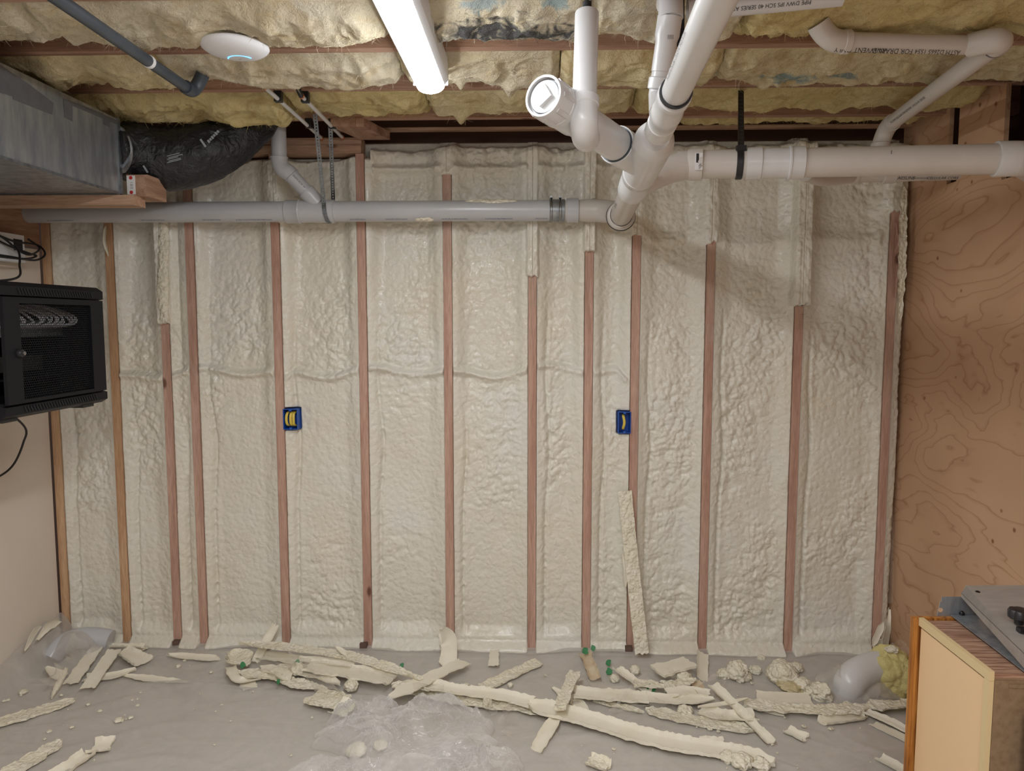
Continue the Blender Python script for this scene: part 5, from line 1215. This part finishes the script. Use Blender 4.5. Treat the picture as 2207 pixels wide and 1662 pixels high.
fs([(1570, 1552), (1600, 1560), (1622, 1568)], 22, 'lumpy foam scrap beneath the slanting channel', style='rough', rag=.3, h=(.006, .006))
fs([(1511, 1602), (1563, 1603)], 17, 'short foam channel lying alone just above the longest strip', style='lips', curl=.006)
fs([(1694, 1577), (1735, 1597)], 17, 'short crooked foam channel alone on the right floor', style='lips', curl=.010, rag=.25)
fs([(1267, 1644), (1311, 1660)], 28, 'rough foam curl at the bottom edge below the longest channel', style='rough', curl=.018, thick=.012)
fs([(1604, 1520), (1700, 1531), (1790, 1534), (1880, 1526), (1975, 1520)], 22, 'long sparkling bumpy foam strip running behind the cabinet', style='rough', h=(.01, .02), rag=.4, thick=.012)
fs([(1632, 1504), (1690, 1508), (1748, 1510)], 30, 'wide streaked foam board behind the long bumpy strip', h=(.01, .01), curl=.004, thick=.010)
fs([(1641, 1533), (1690, 1545)], 7, 'very thin foam splinter in front of the long bumpy strip', taper=(.3, .3), thick=.003)
fs([(1770, 1560), (1868, 1547)], 19, 'short foam channel right of centre below the long bumpy strip', style='lips', curl=.010, taper=(0, .15))
fs([(1852, 1532), (1910, 1556), (1975, 1588)], 13, 'thin foam strip disappearing behind the cabinet, upper of two', style='lips', h=(.01, .004))
fs([(1882, 1560), (1975, 1604)], 17, 'flat foam strip disappearing behind the cabinet, lower of two', thick=.004, curl=.001)
fs([(1894, 1637), (1975, 1680)], 20, 'lipped foam strip beside the cabinet at the bottom edge', style='lips', curl=.008)
strip([WY(1916, 1312, 3.36), WY(1913, 1350, 3.34), WZ(1900, 1410, .02)], .034, 'tall pale foam sliver leaning in the right corner, nearest the plywood', seed=61, taper=(.5, .1), thick=.005, curl=.004, group=FG, nrm=(0, -1, .1))
strip([WY(1902, 1343, 3.40), WY(1880, 1392, 3.37)], .030, 'pale foam sliver leaning against the last stud foot', seed=62, thick=.005, curl=.003, group=FG, nrm=(0, -1, .2), taper=(.2, .2))
strip([WY(1893, 1378, 3.38), WZ(1884, 1412, .02)], .034, 'small foam scrap at the foot of the last stud', seed=63, thick=.005, curl=.006, group=FG, nrm=(0, -1, .3))
strip([WY(1346, 1058, YB - .012), WY(1358, 1180, YB - .032), WY(1371, 1300, YB - .058), WY(1383, 1408, YB - .10)], .064, 'tall bumpy foam strip leaning across the stud right of the blue box', seed=71, style='rough', thick=.020, curl=.001, rag=.035, group='leaning foam', nrm=(0, -1, .1))
strip([WY(1341, 1192, YB - .012), WY(1346, 1225, YB - .02), WY(1348, 1266, YB - .018)], .018, 'thin foam flap behind the tall leaning strip', seed=72, thick=.004, curl=.004, group='leaning foam', nrm=(0, -1, .1), taper=(.3, .2))
strip([WY(352, 480, YB - .020), WY(351, 560, YB - .026), WY(350, 640, YB - .028), WY(352, 690, YB - .022)], .050, 'peeling foam flap hanging over the stud beside the rack', seed=73, style='rough', thick=.010, curl=-.006, group='leaning foam', nrm=(0, -1, 0), rag=.12)
strip([WY(229, 488, YB - .006), WY(227, 520, YB - .012), WY(235, 552, YB - .006)], .014, 'small loose foam edge at the top of the second stud', seed=74, thick=.003, group='leaning foam', nrm=(0, -1, 0), taper=(.2, .3))
strip([WY(1946, 400, 3.44), WY(1944, 500, 3.44), WY(1942, 600, 3.44), WY(1938, 690, 3.44)], .030, 'torn foam edge hanging beside the last stud', seed=75, thick=.006, style='rough', group='leaning foam', nrm=(0, -1, 0), taper=(.05, .2), rag=.5)
strip([WY(1928, 480, 3.46), WY(1931, 560, 3.45), WY(1927, 640, 3.46)], .024, 'reddish torn wood sliver on the last stud', seed=76, thick=.005, m=M['stud'], group='leaning foam', nrm=(0, -1, 0), taper=(.3, .5), rag=.5, name='wood_sliver', cat='wood sliver')
# crumpled lumps
def lump(px, py, r, label, seed, flat=.7, m=None, name='foam_lump', group='foam lumps', h=0, cat='foam lump', amp=.55, n=44, pos=None):
    c_ = pos or G(px, py, h); V = []; F = []
    th = np.linspace(0, math.pi, n // 2 + 1); ph = np.linspace(0, 2 * math.pi, n + 1)[:-1]
    T_, P_ = np.meshgrid(th, ph, indexing='ij')
    x = np.sin(T_) * np.cos(P_); y = np.sin(T_) * np.sin(P_); z = np.cos(T_)
    d = .5 * fbm(x * 1.6 + y * .9 + seed, z * 1.6 - y * 1.2 + seed, seed, 3) + .35 * cell(x * 2.5 + y + 9, z * 2.5 + y * 1.5 + 5, seed) + .22 * cell(x * 6 + y * 3 + 9, z * 6 + y * 4, seed + 1) - .3
    rr_ = r * (1 + amp * d)
    V = np.stack([c_.x + x * rr_, c_.y + y * rr_, c_.z + r * flat * .75 + z * rr_ * flat], -1).reshape(-1, 3)
    V[:, 2] = np.maximum(V[:, 2], c_.z)
    nr = n // 2 + 1
    for i in range(nr - 1):
        for k in range(n): F.append((i * n + k, (i + 1) * n + k, (i + 1) * n + (k + 1) % n, i * n + (k + 1) % n))
    o = obj(name, V, F, m or M['scrap_rough'], auto=60); return setp(o, label, cat, group)
lump(1685, 1468, .062, 'largest white popcorn foam lump in front of the pale stud', 21, .8, n=64)
lump(1728, 1482, .038, 'foam lump just right of the largest popcorn lump', 22, .6)
lump(1716, 1446, .030, 'small foam lump behind the largest popcorn lump', 28, .7)
lump(1592, 1462, .040, 'crumpled popcorn foam between the flat block and the largest lump', 23, 1.0, amp=1.0, n=56)
lump(1560, 1460, .026, 'small crumpled foam lump right of the leaning tab', 24, .7, amp=.9)
lump(1628, 1450, .022, 'small foam lump close to the wall foot left of the largest lump', 25, .7, amp=.9)
lump(1641, 1424, .016, 'tiny foam blob stuck at the wall foot', 26, .9)
lump(1473, 1470, .034, 'crumpled foam lump below the flat block', 27, .7, amp=.9)
lump(1445, 1490, .030, 'crumpled foam lump left of the reddish scrap', 29, .7, amp=.9)
lump(1368, 1452, .022, 'popcorn foam lump at the top of the tilted stick', 30, .9)
lump(1324, 1468, .020, 'popcorn foam lump beside the green flake', 31, .8)
lump(1475, 1540, .026, 'pale jagged foam lump below the film curls', 32, .7, amp=1.0)
lump(1770, 1506, .038, 'crumpled foam left of the white elbow', 33, .9, amp=1.0)
lump(1745, 1500, .020, 'foam bit at the end of the streaked foam board', 34, 1.0, amp=1.0)
for k, (px, py, r) in enumerate([(1822, 1508, .016), (1842, 1506, .020), (1862, 1508, .018), (1858, 1496, .015), (1835, 1500, .013)]):
    lump(px, py, r, 'crumbly foam bit in the mound in front of the white elbow', 40 + k, .8, amp=1.0, n=24, group='crumbs in front of the white elbow')
lump(1600, 1650, .034, 'knobbly foam bulge at the lower side of the longest channel', 46, .7, amp=.8, n=56)
lump(1568, 1640, .024, 'knobbly foam bulge under the longest channel, left of the larger one', 47, .8, amp=.8)
lump(1640, 1655, .026, 'knobbly foam bulge near the tip of the longest channel', 48, .7, amp=.8)
lump(1040, 1512, .010, 'tiny foam bit between the bag tip and the long channel', 49, 1.0)
lump(1100, 1480, .012, 'tiny foam bit by the lone bumpy slat', 50, .8)
lump(640, 1452, .030, 'crumpled film-covered foam in the centre of the central heap', 51, .9, h=.02)
lump(756, 1486, .028, 'foam lump at the front of the central heap', 52, .8, h=.01)
lump(1050, 1525, .018, 'foam bit inside the clear film bubble right of the bag', 53, 1.4)
# yellow insulation chunk
c_ = WZ(1918, 1500, .0)
lump(0, 0, .085, 'torn yellow fibreglass chunk between the white elbow and the cabinet', 61, 1.25, m=M['batt_yellow'], name='insulation_chunk', group=None, cat='insulation', pos=Vector((c_.x, c_.y + .02, .01)), amp=.5, n=90)
lump(1880, 1500, .026, 'white foam crust on the left edge of the yellow chunk', 62, 2.0, amp=1.0)
lump(0, 0, .022, 'white foam crust on top of the yellow chunk', 63, .6, amp=1.1, pos=Vector((c_.x + .0, c_.y + .0, .195)))
lump(0, 0, .05, 'brownish fibreglass tuft under the largest popcorn lump', 64, .35, m=M['batt_mid'], name='insulation_tuft', group=None, cat='insulation', pos=G(1705, 1482), amp=.9)
# crumbs
rr = random.Random(77)
crumb_m = None
pts = [(50, 1494), (45, 1500), (18, 1510), (10, 1512), (132, 1500), (236, 1516), (297, 1508), (285, 1510), (296, 1522), (268, 1506), (303, 1494), (257, 1555), (272, 1551), (282, 1548), (155, 1569), (106, 1578), (97, 1594), (190, 1520), (465, 1534), (478, 1520), (455, 1450), (397, 1425), (385, 1437), (497, 1555), (628, 1629), (672, 1546), (673, 1548), (440, 1503), (545, 1492), (1175, 1457), (1213, 1430), (1460, 1557), (1530, 1573), (1548, 1578), (1322, 1616), (1620, 1474), (1692, 1548), (1790, 1573), (1797, 1572), (1732, 1567), (1735, 1591), (1676, 1624), (1665, 1606), (1740, 1500), (700, 1500), (1590, 1500), (1602, 1440), (1655, 1445), (215, 1534), (1005, 1478)]
for k, (px, py) in enumerate(pts):
    r = .004 + .006 * rr.random() ** 2; big = k in (0, 2, 4, 8, 11, 14, 20, 22, 37)
    lump(px, py, r * (1.9 if big else 1), 'small foam crumb on the sheeting', 100 + k, .5, amp=.9, n=14, name='foam_crumb', group='crumbs scattered on the sheeting', cat='foam crumb')
for k in range(60):
    x = rr.uniform(-2.2, 1.5); y = rr.uniform(2.5, 3.3)
    lump(0, 0, rr.uniform(.0018, .004), 'small foam crumb on the sheeting', 200 + k, .6, amp=.8, n=10, name='foam_crumb', group='crumbs scattered on the sheeting', cat='foam crumb', pos=Vector((x, y, sz(x, y))))
GR = [(523, 1441, .022, 'green flake at the left of the central heap', .03), (641, 1437, .018, 'green flake beside the film in the central heap', .05), (600, 1477, .010, 'tiny green flake at the front of the central heap', .02), (866, 1442, .016, 'green flake behind the diagonal slat', .0),
      (1262, 1410, .024, 'green flake at the foot of the stud over the stained channel', .03), (1279, 1404, .022, 'second green flake right of the one on the stained channel', .04), (1312, 1436, .020, 'upper of two green flakes between the heaps', .0), (1312, 1454, .024, 'lower of two green flakes between the heaps', .0), (1405, 1490, .030, 'green flake under the tapered wedge', .01)]
for k, (px, py, r, lb, h) in enumerate(GR):
    p = G(px, py, h); pts_ = []
    for a in range(9):
        th = 2 * math.pi * a / 9; q = r * (.35 + .45 * rr.random()); pts_.append(p + Vector((math.cos(th) * q, math.sin(th) * q * .8, .006 * rr.random() + math.sin(th) * .01 + .012)))
    MB().prism(pts_, (0, 0, .003)).build('green_flake', M['green'], label=lb, cat='green flake', group='green flakes in the debris')
for px, py, lb in ((380, 1402, 'dark damp wood foot under the left paired stud'), (783, 1408, 'dark damp wood foot under the tall stud by the straps'), (1355, 1420, 'dark damp wood foot under the stud behind the leaning strip')):
    p = WY(px, py, 3.455); MB().box((p.x - .017, 3.452, .004), (p.x + .018, YB - .0005, .036)).build('damp_wood_block', M['darkfoot'], label=lb, cat='wood block', group='damp wood feet', smooth=False)
# ================================================================== CLEAR FILM AND BAG
def ribbon(pts, w, label, seed=1, twist=1.2, m=None, nrm=(0, 0, 1), group='clear film scraps', name='film_ribbon'):
    P = bez(pts, 14); n = len(P); V = []; F = []; k = 5
    for i, p in enumerate(P):
        d = (P[min(i + 1, n - 1)] - P[max(i - 1, 0)]).normalized(); sd = d.cross(Vector(nrm))
        if sd.length < 1e-4: sd = Vector((1, 0, 0))
        sd.normalize(); up = sd.cross(d)
        sd = Matrix.Rotation(twist * math.sin(i / n * 6 + seed), 3, d) @ sd
        for j in range(k):
            q = -1 + 2 * j / (k - 1); V.append(p + sd * q * w / 2 * (1 + .2 * float(vn(i * .3, j + seed, seed))) + up * (.10 * w * (1 - q * q) + .05 * w * float(vn(i * .5, q * 2, seed))))
    for i in range(n - 1):
        for j in range(k - 1): F.append((i * k + j, i * k + j + 1, (i + 1) * k + j + 1, (i + 1) * k + j))
    o = obj(name, V, F, m or M['film'], auto=None); return setp(o, label, 'plastic film', group)
g_ = lambda px, py, h=.03: G(px, py, h)
ribbon([g_(1250, 1466, .06), g_(1290, 1476, .07), g_(1340, 1492, .05), g_(1372, 1520, .02)], .045, 'clear film ribbon from the stained channel towards the thin ragged strip', 3)
ribbon([g_(1395, 1455, .07), g_(1350, 1495, .05), g_(1318, 1535, .02)], .030, 'narrow clear film strip crossing the two in-line foam strips', 4, .6)
ribbon([g_(1318, 1538, .01), g_(1360, 1525, .03), g_(1400, 1520, .03)], .022, 'clear film tail lying before the in-line strips', 5, .6)
ribbon([g_(1410, 1505, .05), g_(1430, 1530, .05), g_(1470, 1538, .03), g_(1520, 1548, .03), g_(1560, 1545, .05), g_(1555, 1525, .07), g_(1510, 1520, .06)], .06, 'wide curled clear film loop below the reddish scrap', 6)
ribbon([g_(1440, 1435, .07), g_(1450, 1455, .06), g_(1456, 1480, .03)], .024, 'clear film tab over the flat foam block', 7, .3)
ribbon([g_(1460, 1505, .05), g_(1500, 1480, .07), g_(1545, 1455, .08)], .020, 'clear film strip rising to the right over the right heap', 8, .5)
ribbon([g_(1500, 1530, .05), g_(1510, 1560, .02), g_(1520, 1592, .0)], .020, 'clear film tail hanging down from the curled loop', 9, .5)
ribbon([g_(1545, 1450, .07), g_(1555, 1470, .03), g_(1562, 1480, .01)], .03, 'glinting film twist right of the leaning tab', 10, 1.5)
ribbon([g_(620, 1405, .08), g_(650, 1430, .07), g_(690, 1470, .05), g_(740, 1500, .05)], .07, 'broad clear film draped over the central heap', 11)
ribbon([g_(660, 1430, .06), g_(740, 1440, .07), g_(850, 1462, .05)], .066, 'glossy film wrapped over the wide foam channel', 12, .25)
ribbon([g_(560, 1420, .06), g_(600, 1440, .07), g_(640, 1430, .08)], .06, 'crinkled clear film in the left of the central heap', 13)
ribbon([g_(1050, 1530, .02), g_(1052, 1508, .06), g_(1062, 1525, .04), g_(1058, 1545, .01)], .04, 'clear film bubble right of the bag', 14, 1.5)
ribbon([g_(1085, 1560, .01), g_(1090, 1535, .05), g_(1098, 1518, .08), g_(1106, 1560, .01)], .05, 'clear film peak with a bright glint right of the bag', 15, 1.2)
ribbon([g_(1085, 1575, .01), g_(1110, 1592, .005), g_(1150, 1592, .005), g_(1200, 1580, .005)], .03, 'clear film tail with reddish streaks lying under the hooked slat', 16, .4)
ribbon([g_(890, 1480, .07), g_(940, 1480, .075), g_(952, 1500, .06), g_(945, 1510, .05)], .05, 'clear film loop over the diagonal slat', 17)
ribbon([g_(100, 1470, .05), g_(130, 1450, .10), g_(170, 1420, .12), g_(150, 1380, .16)], .09, 'clear film crumpled over the left corner pipe', 18)
ribbon([g_(1760, 1470, .05), g_(1800, 1455, .09), g_(1812, 1440, .12), g_(1808, 1460, .10)], .05, 'clear film fold with a bright rim left of the white elbow', 19)
ribbon([WZ(1900, 1440, .12), WZ(1925, 1400, .2), WZ(1950, 1395, .22), WZ(1985, 1420, .2)], .08, 'clear film over the top of the yellow chunk', 20)
# film on the studs
def studfilm(px, py0, py1, w, label, seed):
    n = 5; pts_ = [WY(px + 2 * math.sin(i * 2 + seed), py0 + (py1 - py0) * i / n, YB - .006 - .006 * (i % 2)) for i in range(n + 1)]
    return ribbon(pts_, w, label, seed, .25, nrm=(0, -1, 0), group='clear film left on the studs', name='stud_film')
studfilm(966, 385, 600, .044, 'glossy film on the upper centre stud behind the drain', 31)
studfilm(1148, 598, 660, .046, 'glossy film just under the narrow foam wrap', 32)
studfilm(1378, 780, 1200, .040, 'long glossy film down the stud beside the right blue box', 33)
studfilm(1534, 530, 740, .042, 'glossy film on the stud under the thick pipe', 34)
studfilm(1735, 655, 710, .050, 'glossy film flap below the thick foam column', 35)
studfilm(1919, 720, 1300, .030, 'long glossy film down the last stud by the plywood', 36)
studfilm(362, 600, 720, .020, 'glossy film edge on the flap-covered stud', 37)
ribbon([WY(372, 700, YB - .01), WY(400, 760, YB - .02), WY(432, 830, YB - .02), WY(455, 885, YB - .01)], .02, 'thin glossy film trailing across the paired left studs', 38, .8, nrm=(0, -1, 0), group='clear film left on the studs', name='stud_film')
# crinkled bag: a collapsed pillow of thin film
def bagmesh(c_, rx, ry, hgt, seed, label, amp=1.0, m=None):
    nu, nv = 190, 120; u = np.linspace(0, 2 * math.pi, nu); v = np.linspace(0.02, 1, nv); U, Vv = np.meshgrid(u, v)
    out = 1 + .16 * vn(np.cos(U) * 2 + 5, np.sin(U) * 2 + 5, seed) + .08 * vn(np.cos(U) * 6 + 5, np.sin(U) * 6 + 5, seed + 1)
    x = np.cos(U) * Vv * out; y = np.sin(U) * Vv * out
    hh = np.sqrt(np.clip(1 - Vv ** 2.4, 0, 1)) * (.65 + .55 * fbm(x * 1.8 + 3, y * 1.8 + 4, seed + 2, 2))
    cr = ridged(x * 2.6 + 1.2 * vn(x * 2, y * 2, seed + 3), y * 3.2 + 1.2 * vn(x * 2, y * 2, seed + 4), seed + 5, 4)
    fine = ridged(x * 9 + vn(x * 5, y * 5, seed + 6), y * 9, seed + 7, 2)
    z = hgt * hh + amp * (.034 * cr + .005 * fine) * np.clip(hh * 1.5, 0, 1)
    V = np.stack([c_.x + x * rx, c_.y + y * ry, c_.z + np.maximum(z, .001)], -1).reshape(-1, 3)
    o = obj('plastic_bag', V, grid_faces(nu, nv), m or M['bag'], auto=None); return setp(o, label, 'plastic bag', 'crinkled clear plastic at the bottom centre')
bagmesh(Vector((-.44, 2.66, .008)), .34, .22, .13, 401, 'large crinkled clear plastic bag at the bottom centre', 1.5)
bagmesh(Vector((-.66, 2.76, .012)), .15, .12, .12, 411, 'puffed clear plastic mound at the upper left of the bag', 1.2)
bagmesh(Vector((-.25, 2.47, .008)), .20, .15, .07, 421, 'crinkled plastic fold at the bottom edge right of centre', 1.4)
bagmesh(Vector((-.66, 2.42, .008)), .22, .14, .035, 431, 'flat plastic flap at the bottom edge left of the bag', .6)
lump(0, 0, .034, 'pale foam piece inside the bag at the bottom centre', 71, .6, m=M['scrap'], pos=G(770, 1625), amp=.6)
lump(0, 0, .026, 'second foam piece inside the bag right of the pale one', 72, .5, m=M['scrap'], pos=G(820, 1612), amp=.6)

for px0, px1, py, lb, sd_ in ((1000, 1118, 441, 'long smear of foam on top of the grey drain pipe right of centre', 501), (893, 935, 473, 'small smear of foam under the grey drain pipe at centre', 502)):
    x0, x1 = WY(px0, py, 3.36).x, WY(px1, py, 3.36).x; V = []; n = 40; k = 9; a0 = math.radians(58 if sd_ == 501 else -62)
    for i in range(n + 1):
        f = i / n; w_ = .30 * math.sqrt(max(0, 1 - (2 * f - 1) ** 2)) + .02
        for j in range(k):
            q = -1 + 2 * j / (k - 1); a = a0 + q * w_ * (1 + .3 * float(vn(f * 9, q, sd_))); rr_ = RA + .001 + .006 * (1 - q * q) * (1 + .5 * float(vn(f * 14, q * 2, sd_ + 1))) * min(1, 6 * min(f, 1 - f))
            V.append((x0 + (x1 - x0) * f, YA - rr_ * math.cos(a), zA + rr_ * math.sin(a)))
    F = [(i * k + j, i * k + j + 1, (i + 1) * k + j + 1, (i + 1) * k + j) for i in range(n) for j in range(k - 1)]
    setp(obj('foam_smear', V, F, M['scrap_rough'], auto=None), lb, 'foam smear', 'foam smears on the drain pipe')
